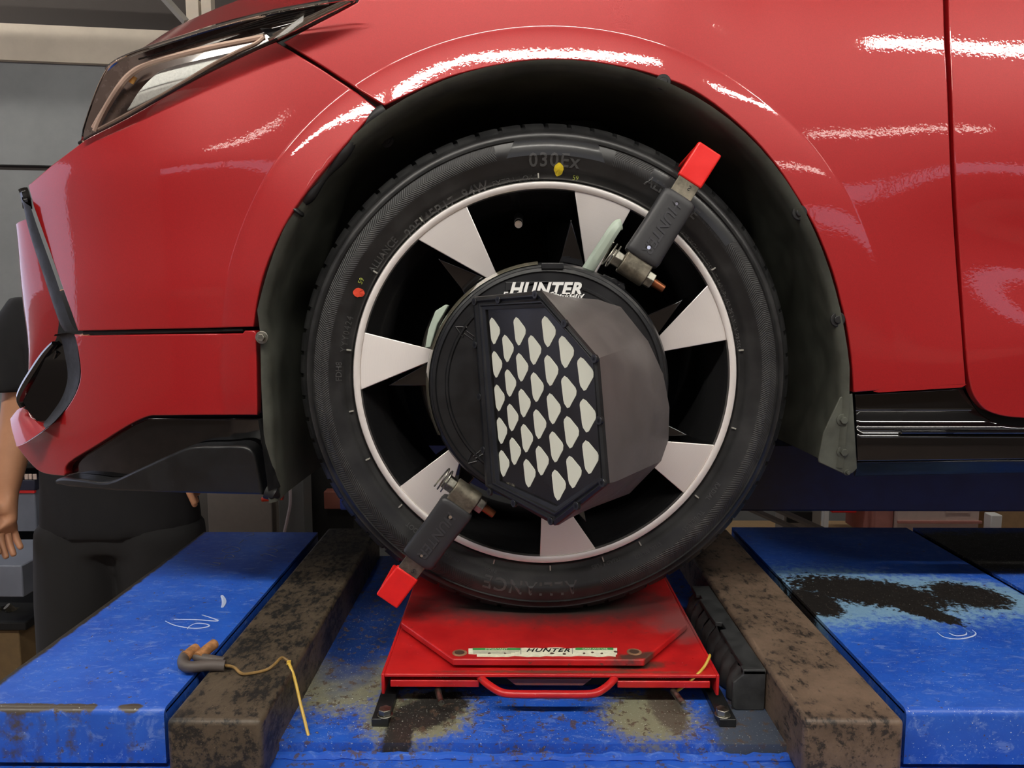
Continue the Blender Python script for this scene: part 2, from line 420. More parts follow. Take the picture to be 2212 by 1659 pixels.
# ------------------------------------------------------------------ ceiling tube lamps
def tube_lamp(x, y, z, label, strength=LAMP_STRENGTH, L=1.2, col=(255, 250, 240)):
    e = empty('tube_lamp', (x, y, z), label, 'lamp', 'fluorescent tubes under the workshop ceiling')
    me = mat('lit_tube_%d' % strength, (255, 255, 255), .5, emit=col, es=strength)
    MB().box((x - L / 2 - .03, y - .04, z), (x + L / 2 + .03, y + .04, z + .06)).build('housing', M_WALLW, e, smooth=False)
    MB().cyl((x - L / 2, y, z - .022), (x + L / 2, y, z - .022), .04, 14).build('tube', me, e)
    for s in (-1, 1): MB().box((x + s * (L / 2 + .012) - .012, y - .02, z - .065), (x + s * (L / 2 + .012) + .012, y + .02, z)).build('end_cap', M_WALLW, e, smooth=False)
    MB().tube([(x - .4, y, z + .06), (x - .4, y, CEIL_Z)], .004, 5).build('hanger', M_PURLIN, e); MB().tube([(x + .4, y, z + .06), (x + .4, y, CEIL_Z)], .004, 5).build('hanger', M_PURLIN, e)
KEY = [(-1.52, -1.55, 2.2, 1.3), (0, -1.55, 2.2, 1.5), (1.99, -1.55, 2.2, 1.4)]
for i, (x, y, z, L_) in enumerate(KEY): tube_lamp(x, y, z, 'hanging fluorescent tube over the lift, %s' % ('nearest the nose end', 'straight above the photographer', 'nearest the rear end')[i], LAMP_STRENGTH, L_)
for i, (x, y, z) in enumerate([(-2.6, -4.2, 2.5), (0, -4.2, 2.5), (2.6, -4.2, 2.5)]): tube_lamp(x, y, z, 'fluorescent tube behind the photographer, %s of its row' % ('front end', 'middle', 'rear end')[i], 9)
for i, (x, y, z) in enumerate([(-3.0, 1.3, 2.6), (2.2, 1.5, 2.6)]): tube_lamp(x, y, z, 'added unseen fill tube near the back wall, %s' % ('ahead of the car', 'over the boxes')[i], 56)  # unseen tubes added to brighten the back wall and the boxes

# ------------------------------------------------------------------ the lift runway under the wheel
ZB = -.05                                   # bay floor
lift = empty('lift_runway', (0, .06, -.2), 'near blue steel lift runway with worn paint under the wheel', 'car lift')
MB().box((-.577, -.200, -.075), (1.6, .36, ZB)).build('deck', M_BLUE_B, lift, smooth=False)
MB().box((-.577, -.262, -.22), (1.6, .35, -.0625)).build('runway_beam', M_BLUE_EDGE, lift, bevel=.003)
MB().tube([(x, -.2055 + random.uniform(-.001, .001), -.0625 + random.uniform(0, .002)) for x in np.arange(-.57, .46, .008)], [.004 + random.uniform(0, .0015) for _ in np.arange(-.57, .46, .008)], 7).build('weld_bead', M_BLUE_EDGE, lift)
def plate(x0, x1, y0, y1, m, name='cover_plate'):
    # folded sheet: rounded front bend, side flange, front face down to the beam
    r = .007; prof = [(y1, -.006), (y1, 0)] + [(y0 + r - r * math.sin(a), -r + r * math.cos(a)) for a in np.linspace(0, math.pi / 2, 6)] + [(y0, -.056), (y0 + .004, -.056), (y0 + .004, -.006)]
    mb = MB(); A = [Vector((x0, y, z)) for y, z in prof]; mb.prism(A, (x1 - x0, 0, 0))
    mb.box((x0, y0 + .004, -.05), (x0 + .003, y1, -.004)); mb.box((x1 - .003, y0 + .004, -.05), (x1, y1, -.004))
    return mb.build(name, m, lift, angle=.5)
pl1 = plate(-.577, -.379, -.226, .337, M_BLUE_L)
pl2 = plate(.347, .655, -.222, .372, M_BLUE_R)
pl3 = plate(.667, 1.5, -.222, .372, M_BLUE_R2)
M_CHALK = mat('chalk_mark', (176, 190, 220), .8)
M_CHALKD = mat('faint_chalk_mark', (120, 126, 150), .8)
def chalk(px, m=M_CHALK, r=.0011, parent=pl1):
    p = smooth_path([PZ(u, v, .0004) for u, v in px], 5)
    mb = MB(); n = len(p)
    mb.tube([Vector((q.x, q.y, 0.0003)) for q in p], [r * (.45 + .55 * math.sin(math.pi * (i + .5) / n)) for i in range(n)], 5)
    mb.v = [(x, y, max(z * .5, -.0002)) for x, y, z in mb.v]
    mb.build('chalk_mark', m, parent)
chalk([(479, 1286), (484, 1296), (484, 1304), (480, 1312)], r=.0032)
chalk([(376, 1338), (420, 1338), (471, 1341), (450, 1332), (436, 1328)])
chalk([(357, 1341), (380, 1351), (420, 1357), (450, 1353), (447, 1348), (425, 1346), (410, 1352), (405, 1358)])
for px in ([(480, 1188), (500, 1181), (517, 1184), (515, 1190), (495, 1193), (480, 1190), (483, 1186)], [(516, 1174), (527, 1165)], [(456, 1205), (485, 1205), (505, 1203), (500, 1198), (488, 1200), (484, 1208)],
           [(450, 1217), (470, 1221), (475, 1217), (460, 1215), (485, 1216)], [(572, 1178), (590, 1180), (608, 1175)], [(577, 1189), (590, 1186), (600, 1189), (592, 1193), (579, 1192)], [(562, 1199), (575, 1196), (598, 1203)],
           [(530, 1153), (545, 1151), (547, 1155), (532, 1158)]):
    chalk(px, M_CHALKD, .0009)
chalk([(2025, 1366), (2040, 1376), (2070, 1380), (2098, 1375), (2108, 1368), (2100, 1360)], parent=pl2)
chalk([(2050, 1367), (2065, 1373), (2085, 1371), (2088, 1366)], parent=pl2)

def beam(x0, x1, y0, y1, z0, m, label):
    o = MB().box((x0, y0, z0), (x1, y1, 0.001)).build('steel_beam', m, None, bevel=.005, seg=3, recenter=True)
    return tag(o, label, 'beam', 'brown steel spacer beams either side of the turn plate')
beam(-.367, -.276, -.247, .36, -.0625, M_BEAM_L, 'dark scaly brown steel beam carrying the hooked pin, left of the red turn plate')
beam(.240, .335, -.242, .36, -.0625, M_BEAM_R, 'lighter brown steel beam beside the black ribbed plastic block')

# black rails bolted to the bay floor
def rail(x0, x1, y0, label, bolt):
    e = empty('slide_rail', ((x0 + x1) / 2, y0, ZB), label, 'rail', 'black slide rails under the turn plate')
    MB().box((x0, y0, ZB), (x1, .18, ZB + .009)).build('bar', M_SATBLK, e, bevel=.001)
    b = Vector(bolt); mb = MB().cyl((b.x, b.y, ZB + .009), (b.x, b.y, ZB + .0105), .0085, 16); mb.cyl((b.x, b.y, ZB + .0105), (b.x, b.y, ZB + .0165), .0072, 6)
    mb.build('hex_bolt', M_STEEL, e, bevel=.0006)
pb = PZ(832, 1535, ZB + .014); rail(-.187, -.169, -.172, 'black rail with hex bolt at the left end of the turn plate', pb)
pb = PZ(1561, 1535, ZB + .014); rail(.180, .198, -.170, 'black rail with hex bolt at the right end of the turn plate', pb)

# ------------------------------------------------------------------ red turn plate
tt = empty('turn_plate', (0, 0, ZB), 'red steel wheel turn plate with front handle and torn label under the tyre', 'turntable')
top = [(-.105, -.121), (.108, -.121), (.178, -.026), (.180, .12), (.108, .21), (-.105, .21), (-.180, .12), (-.178, -.026)]
MB().prism([Vector((x, y, 0)) for x, y in top], (0, 0, -.008)).build('top_plate', M_REDW, tt, bevel=.0015)
b0, b1 = -.180, .186
sh = MB().box((b0, -.132, -.016), (b1, .2, -.012)); sh.box((b0 - .0035, -.132, -.036), (b0, .2, -.0118)); sh.box((b1, -.132, -.036), (b1 + .0035, .2, -.0118))
base = sh.build('base_plate', M_REDW, tt, bevel=.0012)
MB().box((b0 + .006, -.130, -.0285), (-.0755, .15, -.0205)).build('lower_bar', M_REDW, tt, bevel=.001)
MB().box((.0775, -.130, -.0285), (b1 - .006, .15, -.0205)).build('lower_bar', M_REDW, tt, bevel=.001)
MB().prism([Vector(p) for p in ((-.045, -.125, -.0205), (.05, -.125, -.0205), (.04, -.125, -.029), (-.035, -.125, -.029))][::-1], (0, .2, 0)).build('lower_bar', M_REDW, tt, bevel=.001)
MB().box((b0 + .004, -.10, ZB + .0092), (b1 - .004, .19, -.029)).build('bearing_plate', M_DARK, tt, smooth=False)
hp = smooth_path([(-.0765, -.122, -.0175), (-.0715, -.132, -.0185), (-.060, -.143, -.0215), (-.048, -.1505, -.0235), (-.030, -.152, -.024), (0, -.152, -.024), (.032, -.152, -.024), (.050, -.1505, -.0235), (.062, -.143, -.0215), (.0725, -.132, -.0185), (.0775, -.122, -.0175)], 6)
MB().tube(hp, .0042, 14).build('handle', M_REDW, tt)
for (u, v) in ((993, 1411), (1370, 1409)):
    p = PZ(u, v, 0); c = (p.x, p.y)
    mb = MB()
    for k in range(20):
        a, b = 2 * math.pi * k / 20, 2 * math.pi * (k + 1) / 20
        q = lambda r, z, t: (c[0] + r * math.cos(t), c[1] + r * math.sin(t), z)
        mb.add([q(.0085, .0004, a), q(.0085, .0004, b), q(.0058, .0012, b), q(.0058, .0012, a), q(.0055, -.006, b), q(.0055, -.006, a)], [(0, 1, 2, 3), (3, 2, 4, 5)])
    mb.build('pin_hole', mat('bare_metal_rim', (150, 112, 84), .5, metal=.3, var=.3), tt)
    MB().cyl((p.x, p.y, .0002), (p.x, p.y, .0006), .0057, 18).build('hole_shade_disc', mat('hole_shade', (70, 46, 34), .8), tt)  # flat dark disc on the solid plate, painted as shade inside the hole
for (x, y) in ((PZ(957, 1489, -.034).x, -.14), (PZ(1464, 1490, -.034).x, -.14)):
    MB().tube([(x - .006, -.125, -.034), (x + .0005, -.149, -.036)], .0036, 10).tube([(x + .0003, -.147, -.036), (x + .0008, -.151, -.0362)], .0026, 10).build('release_pin', M_STEEL, tt)
for x in (PZ(958, 1464, -.018).x, PZ(1433, 1459, -.018).x):
    mb = MB()
    for k in range(6): mb.tube([(x - .007 + k * .0026, -.124, -.0165), (x - .0085 + k * .0026, -.1245, -.020)], .0007, 6)
    mb.build('spring', M_STEEL, tt)
# torn label
def quad_z(u0, v0, u1, v1, z): return [PZ(u0, v1, z), PZ(u1, v1, z), PZ(u1, v0, z), PZ(u0, v0, z)]
def rag(u0, v0, u1, v1, n, amp, seed):
    rnd = random.Random(seed); pts = []
    for k in range(n + 1): pts.append((u0 + (u1 - u0) * k / n, v1 + rnd.uniform(-amp, amp * .6)))
    for k in range(n + 1): pts.append((u1 - (u1 - u0) * k / n, v0 + rnd.uniform(-amp * .4, amp)))
    return pts
M_LABEL = mat('torn_label_paper', (222, 220, 196), .6, var=.12, vscale=150)
lab = MB().prism([PZ(u, v, .0006) for u, v in rag(1012, 1399, 1333, 1413, 26, 1.6, 3)], (0, 0, -.0004)).build('warning_label', M_LABEL, tt, smooth=False)
MB().prism([PZ(u, v, .0005) for u, v in rag(1030, 1411, 1330, 1418, 22, 1.5, 5)], (0, 0, -.0003)).build('warning_label', M_LABEL, tt, smooth=False)
MB().prism(quad_z(1021, 1399.5, 1124, 1404, .0008), (0, 0, -.0002)).build('green_strip', M_GREEN, lab, smooth=False)
MB().prism(quad_z(1243, 1399, 1325, 1403.5, .0008), (0, 0, -.0002)).build('green_strip', M_GREEN, lab, smooth=False)
put_text('label_text', 'IMPORTANT', .0046, PZ(1072, 1402, .001), (1, 0, 0), (0, 1, 0), M_LABEL, lab, .0001)
put_text('label_text', 'CARE AND USE', .0042, PZ(1285, 1401.5, .001), (1, 0, 0), (0, 1, 0), M_LABEL, lab, .0001)
put_text('label_text', 'HUNTER', .0115, PZ(1183, 1404.5, .001), (1, 0, 0), (0, 1, 0), M_BLKPR, lab, .0001, shear=.35, bold=.0002, space=1.15)
mb = MB()
for k in range(3): mb.prism(quad_z(1022, 1406 + k * 2.2, 1122 - 9 * k, 1406.8 + k * 2.2, .0008), (0, 0, -.0001))
mb.prism(quad_z(1124.5, 1399, 1126, 1413, .0008), (0, 0, -.0001)); mb.prism(quad_z(1236, 1399, 1237.3, 1412, .0008), (0, 0, -.0001))
mb.build('fine_print', mat('grey_print', (120, 120, 110), .6), lab, smooth=False)
mb = MB()
for (u, v, r) in ((1057, 1411, 3), (1091, 1411, 2.5), (1192, 1411, 4), (1219, 1412, 4), (1180, 1400, 3), (1330, 1408, 4), (1280, 1409, 3), (1262, 1411, 3), (1300, 1411, 3)):
    p = PZ(u, v, .0009); mb.prism([p + Vector((r * .0006 * random.uniform(.6, 1.3) * math.cos(a), r * .0006 * random.uniform(.6, 1.3) * math.sin(a), 0)) for a in np.linspace(0, 5.5, 7)], (0, 0, -.0002))
mb.build('label_stain', mat('brown_stain', (84, 58, 48), .7), lab, smooth=False)
# wires
w = MB().tube(smooth_path([PZ(1455, 1494, -.037), PZ(1470, 1488, -.036), PY(1500, 1463, -.13), PY(1520, 1442, -.12), PY(1532, 1420, -.11), PY(1533, 1415, -.10)], 6), .0016, 8).build('yellow_wire', M_WIRE, None, recenter=True)
tag(w, 'short bent yellow wire sticking up at the right corner of the red turn plate', 'wire')

# hooked pin with wire lying on the left beam
hk = empty('hooked_pin', PZ(440, 1440, 0), 'hooked pin in grey rubber sleeve lying across the left beam and blue plate', 'pin')
M_SLEEVE = mat('grey_rubber_sleeve', (82, 74, 70), .55, var=.1)
M_CORK = mat('tan_worn_tip', (160, 112, 70), .6, var=.35, vscale=120)
zz = .010
MB().tube(smooth_path([PZ(486, 1438, .006), PZ(450, 1437, .008), PZ(415, 1441, .009), PZ(398, 1437, .010), PZ(396, 1424, .011), PZ(402, 1414, .0125)], 5), .0060, 12).build('sleeve', M_SLEEVE, hk)
MB().tube(smooth_path([PZ(484, 1430, .006), PZ(455, 1425, .008), PZ(432, 1421, .010), PZ(424, 1417, .011)], 5), .0052, 12).build('sleeve', M_SLEEVE, hk)
MB().tube([PZ(400, 1420, .012), PZ(415, 1407, .013), PZ(424, 1400, .0135), PZ(426, 1399, .0135)], [.0064, .0060, .0056, .0025], 12).build('hook_tip', M_CORK, hk)
MB().tube([PZ(426, 1421, .011), PZ(450, 1401, .0125), PZ(463, 1391, .013), PZ(466, 1389, .013)], [.0060, .0060, .0058, .0025], 12).build('hook_tip', M_CORK, hk)
wp = smooth_path([PZ(484, 1437, .006), PZ(505, 1441, .006), PZ(522, 1455, .004), PZ(545, 1454, .003), PZ(575, 1447, .003), PZ(592, 1436, .006), PZ(608, 1421, .008), PZ(622, 1428, .004), PZ(626, 1436, .002)], 6)
MB().tube(wp, .0016, 8).build('wire', mat('aged_wire', (140, 110, 62), .5, var=.3), hk)
wp = smooth_path([PZ(622, 1430, .004), PY(629, 1444, -.145), PY(638, 1472, -.152), PY(649, 1520, -.165), PY(659, 1560, -.178), PY(670, 1606, -.192)], 6)
MB().tube(wp, .0017, 8).build('hanging_wire', M_WIRE, hk)
MB().tube([PZ(620, 1434, .003), PZ(628, 1434, .003), PZ(627, 1429, .005), PZ(620, 1430, .005)], .0016, 6).build('wire_knot', M_WIRE, hk)

# black ribbed plastic block
bk = empty('ribbed_block', (.21, 0, ZB), 'black hollow plastic block with scalloped side standing between turn plate and beam', 'block')
M_BLOCK = mat('dusty_black_plastic', (44, 45, 46), .55, var=.3, vscale=50, bump=.3, bscale=200)
yb0, yb1 = -.137, .105
tops = [(.2385, yb0), (.2385, yb1), (.213, yb1), (.2125, yb1 - .03), (.218, yb1 - .032), (.218, yb1 - .045), (.2135, yb1 - .047), (.2145, -.0), (.2155, -.015), (.2235, -.017), (.2235, -.034), (.2155, -.037), (.2155, -.10), (.2165, -.125), (.2135, -.128), (.2135, yb0)]
MB().prism([Vector((x, y, -.003)) for x, y in tops], (0, 0, -.006)).build('top_wall', M_BLOCK, bk, bevel=.001)
MB().box((.226, yb0 + .004, ZB), (.2385, yb1, -.009)).build('back_wall', M_BLOCK, bk, bevel=.001)
MB().prism([Vector((x, yb0, z)) for x, z in ((.2385, -.004), (.2385, ZB), (.207, ZB), (.203, ZB + .004), (.203, -.018), (.2135, -.009), (.2135, -.004))], (0, .006, 0)).build('end_wall', M_BLOCK, bk, bevel=.0012)
n = 8; dy = (yb1 - yb0 - .012) / n
for k in range(n):
    y0 = yb0 + .009 + k * dy; rows = []
    for z, o in ((ZB, .004), (ZB + .004, .0), (-.028, .0), (-.020, .002), (-.012, .008), (-.006, .012)):
        rows.append([Vector((.2035 + o + .0045 * (1 - math.sin(math.pi * s)) + .001 * math.sin(9 * s + k), y0 + dy * .96 * s, z - .003 * math.sin(math.pi * s) * (z > -.03))) for s in np.linspace(0, 1, 9)])
    MB().loft(rows).build('scalloped_rib', M_BLOCK, bk)

# far runway
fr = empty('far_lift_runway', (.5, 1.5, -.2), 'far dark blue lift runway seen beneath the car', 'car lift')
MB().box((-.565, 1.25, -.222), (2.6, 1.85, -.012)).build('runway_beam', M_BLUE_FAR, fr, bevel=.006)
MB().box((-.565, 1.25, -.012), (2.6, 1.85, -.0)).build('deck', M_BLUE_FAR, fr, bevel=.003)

# ------------------------------------------------------------------ car body surface
AC = (.005, .300)                            # centre of the wheel arch (x, z)
LIP_B = [(820, 238), (800, 250), (723, 340), (651, 430), (612, 490), (582, 555), (565, 604), (554, 655), (547, 706)]
LIP_F = [(830, 228), (892, 199), (971, 166), (1062, 143), (1152, 130), (1242, 130), (1315, 139), (1387, 154), (1459, 177), (1500, 196), (1557, 235), (1629, 300), (1683, 365), (1722, 425), (1758, 486), (1785, 548), (1803, 600), (1816, 650), (1829, 705), (1839, 775), (1844, 847)]
CREASE = [(480, 640), (506, 524), (535, 459), (597, 344), (680, 255), (772, 181), (881, 108), (989, 72), (1098, 54), (1206, 51), (1315, 60), (1405, 82), (1502, 116), (1593, 163), (1683, 240), (1738, 293), (1792, 356), (1846, 452), (1882, 535), (1918, 645), (1933, 753), (1936, 833)]
def polar_fit(px, Y, deg):
    a = []; r = []
    for u, v in px:
        p = PY(u, v, Y); dx, dz = p.x - AC[0], p.z - AC[1]; a.append(math.atan2(dz, dx)); r.append(math.hypot(dx, dz))
    return np.polyfit(np.array(a), np.array(r), deg)
FL = polar_fit(LIP_B + LIP_F, -.03, 7); FC = polar_fit(CREASE, -.010, 6)
A0, A1 = -.03, 3.0
def rl(a): return float(np.polyval(FL, min(max(a, A0), A1)))
def rc(a): return float(np.polyval(FC, min(max(a, A0), A1)))
def sstep(x, a, b):
    t = min(max((x - a) / (b - a), 0), 1); return t * t * (3 - 2 * t)
def S(x, z):
    y = -.010
    s = max(0, z - .5)
    fw = sstep(-x, .18, .45)                  # front weight
    kk = .30 + .25 * sstep(x, .13, .27)
    y += kk * s * s
    fx = max(0, -.36 - x); y += .95 * fx * fx
    f2 = sstep(-x, .26, .40)
    if f2 > 0:
        zr = .548 + .06 * (x + .68); dz_ = z - zr; sp_ = math.sqrt(dz_ * dz_ + .00012)
        y += f2 * (.075 * (sp_ + dz_) * .5 + .075 * (sp_ - dz_) * .5 * (1 - sstep(-dz_, .03, .16)) + .075 * .09 * sstep(-dz_, .03, .22))
    lo = max(0, .40 - z); y += .10 * lo * lo
    if x > .36:                                # door: shallow waist and scooped lower panel
        g = sstep(x, .36, .6)
        y += g * (.010 * math.exp(-((z - .46) / .085) ** 2) - .004 * math.exp(-((z - .33) / .05) ** 2) + .0030 * math.sin(x * 11 + z * 9) * math.exp(-((z - .5) / .2) ** 2) + .0010 * math.sin(z * 42 + x * 16 + 1.5 * math.sin(x * 9)) * math.exp(-((z - .42) / .14) ** 2))
    dx, dz = x - AC[0], z - AC[1]
    a = math.atan2(dz, dx); 
    if a < -1.2: a += 2 * math.pi
    L, Cc = rl(a), rc(a); rr = math.hypot(dx, dz)
    t = (rr - L) / max(.01, Cc - L)
    wd_ = max(.01, Cc - L)
    am = (.6 + .4 * sstep(a, .1, .9)) * sstep(3.45 - a, 0, .25)
    if a < 0: am *= sstep(a, -.5, 0)
    if t < 1:
        q = max(t, 0); s0 = .115 + .11 * sstep(a, 1.8, 2.3) - .03 * sstep(1.15 - a, 0, .3)
        y -= am * wd_ * (s0 * (1 - q) + .014 * (1 - q * q) + .035 * (.25 + .75 * sstep(a, .9, 1.35)) * (1 - q ** 6))
    else: y += .0
    return y
def SN(x, z, f=S):
    e = .0016
    n = Vector(((f(x + e, z) - f(x - e, z)) / (2 * e), -1, (f(x, z + e) - f(x, z - e)) / (2 * e))); return n.normalized()
def on(u, v, f=S):
    y = 0.0
    for _ in range(12):
        p = PY(u, v, y); y = .5 * y + .5 * f(p.x, p.z)
    p = PY(u, v, y); return p
def inside(P, poly):
    x, y = P[:, 0], P[:, 1]; c = np.zeros(len(P), bool); n = len(poly)
    for i in range(n):
        x1, y1 = poly[i]; x2, y2 = poly[i - 1]
        with np.errstate(divide='ignore', invalid='ignore'):
            c ^= ((y1 > y) != (y2 > y)) & (x < (x2 - x1) * (y - y1) / (y2 - y1 + 1e-12) + x1)
    return c
def dens(px, step=9.0):
    out = []
    for i in range(len(px)):
        a, b = px[i], px[(i + 1) % len(px)]; n = max(1, int(math.hypot(b[0] - a[0], b[1] - a[1]) / step))
        for k in range(n): out.append((a[0] + (b[0] - a[0]) * k / n, a[1] + (b[1] - a[1]) * k / n))
    return out
def sp(px, n=4): return [(p.x, p.y) for p in smooth_path([(u, v, 0) for u, v in px], n)]
def panel(name, px, m, parent, off=0.0, thick=.012, grid=.008, edge=.0018, f=S, step=9.0, crease=False):
    g = (lambda x, z: f(x, z) + off) if off else f
    o2 = [on(u, v, g) for u, v in dens(px, step)]
    P2 = [(p.x, p.z) for p in o2]
    keep = [P2[0]]
    for p in P2[1:]:
        if math.hypot(p[0] - keep[-1][0], p[1] - keep[-1][1]) > 4e-4: keep.append(p)
    P2 = keep
    A = sum(P2[i - 1][0] * P2[i][1] - P2[i][0] * P2[i - 1][1] for i in range(len(P2)))
    if A < 0: P2.reverse()
    n = len(P2); q_ = []
    for i in range(n):
        a, b = P2[i - 1], P2[(i + 1) % n]; dx, dz = b[0] - a[0], b[1] - a[1]; l_ = math.hypot(dx, dz) or 1; q_.append((P2[i][0] - dz / l_ * edge, P2[i][1] + dx / l_ * edge))
    P2 = q_; arr = np.array(P2)
    gx = np.arange(arr[:, 0].min() + grid / 2, arr[:, 0].max(), grid); gz = np.arange(arr[:, 1].min() + grid / 2, arr[:, 1].max(), grid)
    G = np.array([(a + (grid / 2 if j % 2 else 0), b) for j, b in enumerate(gz) for a in gx])
    if len(G):
        G = G[inside(G, P2)]
    if len(G):
        d = np.full(len(G), 9.0)
        for k in range(0, n, 200):
            d = np.minimum(d, np.sqrt(((G[:, None, :] - arr[None, k:k + 200, :]) ** 2).sum(2)).min(1))
        G = G[d > grid * .45]
    if crease and len(G):
        ex_ = []
        for a_ in np.arange(-.12, 3.2, .0075):
            for dr in (-.0018, .0018): ex_.append((AC[0] + (rc(a_) + dr) * math.cos(a_), AC[1] + (rc(a_) + dr) * math.sin(a_)))
        ex_ = np.array(ex_); ex_ = ex_[inside(ex_, P2)]
        d = np.sqrt(((ex_[:, None, :] - arr[None, :, :]) ** 2).sum(2)).min(1); ex_ = ex_[d > .002]
        if len(ex_):
            d = np.full(len(G), 9.0)
            for k in range(0, len(ex_), 200): d = np.minimum(d, np.sqrt(((G[:, None, :] - ex_[None, k:k + 200, :]) ** 2).sum(2)).min(1))
            G = np.vstack([G[d > .0035], ex_])
    pts = [Vector(p) for p in P2] + [Vector(p) for p in G.tolist()]
    vo, eo, fo, ov, oe, of = delaunay_2d_cdt(pts, [(i, (i + 1) % n) for i in range(n)], [], 1, 1e-6)
    verts = []; norms = []; idx = {}
    for i, p in enumerate(vo):
        verts.append(Vector((p.x, g(p.x, p.y), p.y))); norms.append(SN(p.x, p.y, g))
        for k in ov[i]: idx[k] = i
    faces = [tuple(q) for q in fo]
    fl = []
    for q in faces:
        a, b, c = (verts[k] for k in q[:3]); fl.append(tuple(reversed(q)) if (b - a).cross(c - a).y > 0 else q)
    faces = fl
    # rolled edge
    ring = [idx[i] for i in range(n)]
    outn = []
    for i in range(n):
        a, b = Vector(P2[i - 1]), Vector(P2[(i + 1) % n]); d = (b - a).normalized(); outn.append(Vector((d.y, 0, -d.x)))
    prev = ring
    steps = [(math.sin(a) * edge, (1 - math.cos(a)) * edge, a) for a in (.52, 1.05, 1.57)] + [(edge, thick, 1.57)]
    base = {i: (verts[ring[i]].copy(), norms[ring[i]].copy()) for i in range(n)}
    for (ou, dy, an) in steps:
        cur = []
        for i in range(n):
            p, nn = base[i]
            verts.append(p + outn[i] * ou - nn * dy); norms.append((nn * math.cos(an) + outn[i] * math.sin(an)).normalized()); cur.append(len(verts) - 1)
        for i in range(n):
            j = (i + 1) % n; faces.append((prev[i], cur[i], cur[j], prev[j]))
        prev = cur
    me = bpy.data.meshes.new(name); me.from_pydata([tuple(v) for v in verts], [], faces); me.materials.append(m)
    me.update()
    me.polygons.foreach_set('use_smooth', [True] * len(me.polygons))
    me.normals_split_custom_set_from_vertices([tuple(v) for v in norms])
    return link(bpy.data.objects.new(name, me), parent)

car = empty('car', (0.4, .75, 0), 'glossy red hatchback raised on the lift, front wheel and fender towards us', 'car')
DOOR_L = [(2049, -420), (2049, 0), (2056, 180), (2064, 400), (2074, 560), (2083, 700), (2088, 770), (2093, 815), (2100, 846), (2112, 868), (2130, 886), (2158, 897), (2190, 902), (2240, 905)]
FEN_R = [(2040, -420), (2039, 0), (2047, 180), (2056, 400), (2066, 560), (2077, 700), (2083, 780), (2087, 831)]
fender = panel('front_fender', sp(LIP_F) + dens(sp([(1844, 848), (1940, 841), (2087, 833)]))[:-4] + sp(FEN_R[::-1]) + [(900, -420), (800, -60), (772, 4), (724, 30), (666, 60), (612, 91), (700, 145), (780, 197)], M_RED, car, grid=.0065, crease=True)
door = panel('front_door', sp(DOOR_L) + [(3600, 905), (3600, -420)], M_RED, car, grid=.009, step=12)
HL_LOW = [(174, 309), (195, 295), (276, 254), (420, 173), (536, 116), (596, 90)]
bumper = panel('front_bumper', [(60, 400), (110, 357)] + sp(HL_LOW) + [(690, 146), (770, 199)] + sp(LIP_B) + [(440, 709), (300, 712), (168, 715), (120, 580), (72, 446)], M_RED, car, grid=.0065, crease=True)
ext = panel('bumper_corner', [(177, 725), (350, 722), (524, 720), (528, 714), (548, 714), (553, 720), (555, 810), (556, 897), (440, 897)] + sp([(340, 898), (318, 900), (275, 920), (210, 961), (147, 1001), (140, 1026)]) + sp([(136, 1029), (87, 1021), (55, 992), (36, 968)]) + sp([(36, 963), (62, 950), (119, 909), (156, 862), (173, 815), (169, 762), (160, 722)]), M_RED, car, grid=.008)
panel('panel_gap_seal', [(178, 714), (350, 711), (524, 709), (526, 716), (350, 721), (178, 723)], M_DARK, car, off=.004, thick=.006)
# inner shell that closes the panel gaps
M_SHELL = M_DARK
def shell(px, off): return panel('inner_shell', px, M_SHELL, car, off=off, thick=.004, grid=.02, step=25)
shell([(2000, -420), (2000, 830), (2060, 880), (2200, 980), (2300, 980), (2300, -420)], .016)
shell([(560, 60), (650, 60), (870, 215), (860, 225), (810, 262), (700, 180)], .014)
# side sill
def SS(x, z):
    p = [(.15, .030), (.187, .006), (.1995, -.006), (.2015, -.0085), (.222, -.0095), (.236, -.009), (.239, -.002), (.243, -.002), (.246, .004), (.262, .010), (.285, .010), (.40, .010)]
    y = np.interp(z, [a for a, b in p], [b for a, b in p]); return float(y) - .004
sill = panel('side_sill', [(1846, 851), (1960, 845), (2086, 838), (2093, 850)] + sp([(2096, 856), (2106, 878), (2128, 900), (2160, 913), (2212, 918), (2300, 919)]) + [(3600, 919), (3600, 992), (2212, 993), (1852, 997)], M_GLOSSBLK, car, f=SS, grid=.005, edge=.002)
panel('sill_lower', [(1852, 999), (2212, 995), (3600, 994), (3600, 1022), (2212, 1022), (1846, 1029)], M_SATBLK, car, f=SS, grid=.006, edge=.0015)
put = MB(); r0 = [PY(u, 935, -.02) for u in np.linspace(1952, 3400, 60)]
put.tube([Vector((p.x, -.0145, .2385)) for p in r0], .0022, 8); put.build('sill_trim_strip', M_GLOSSBLK, sill)
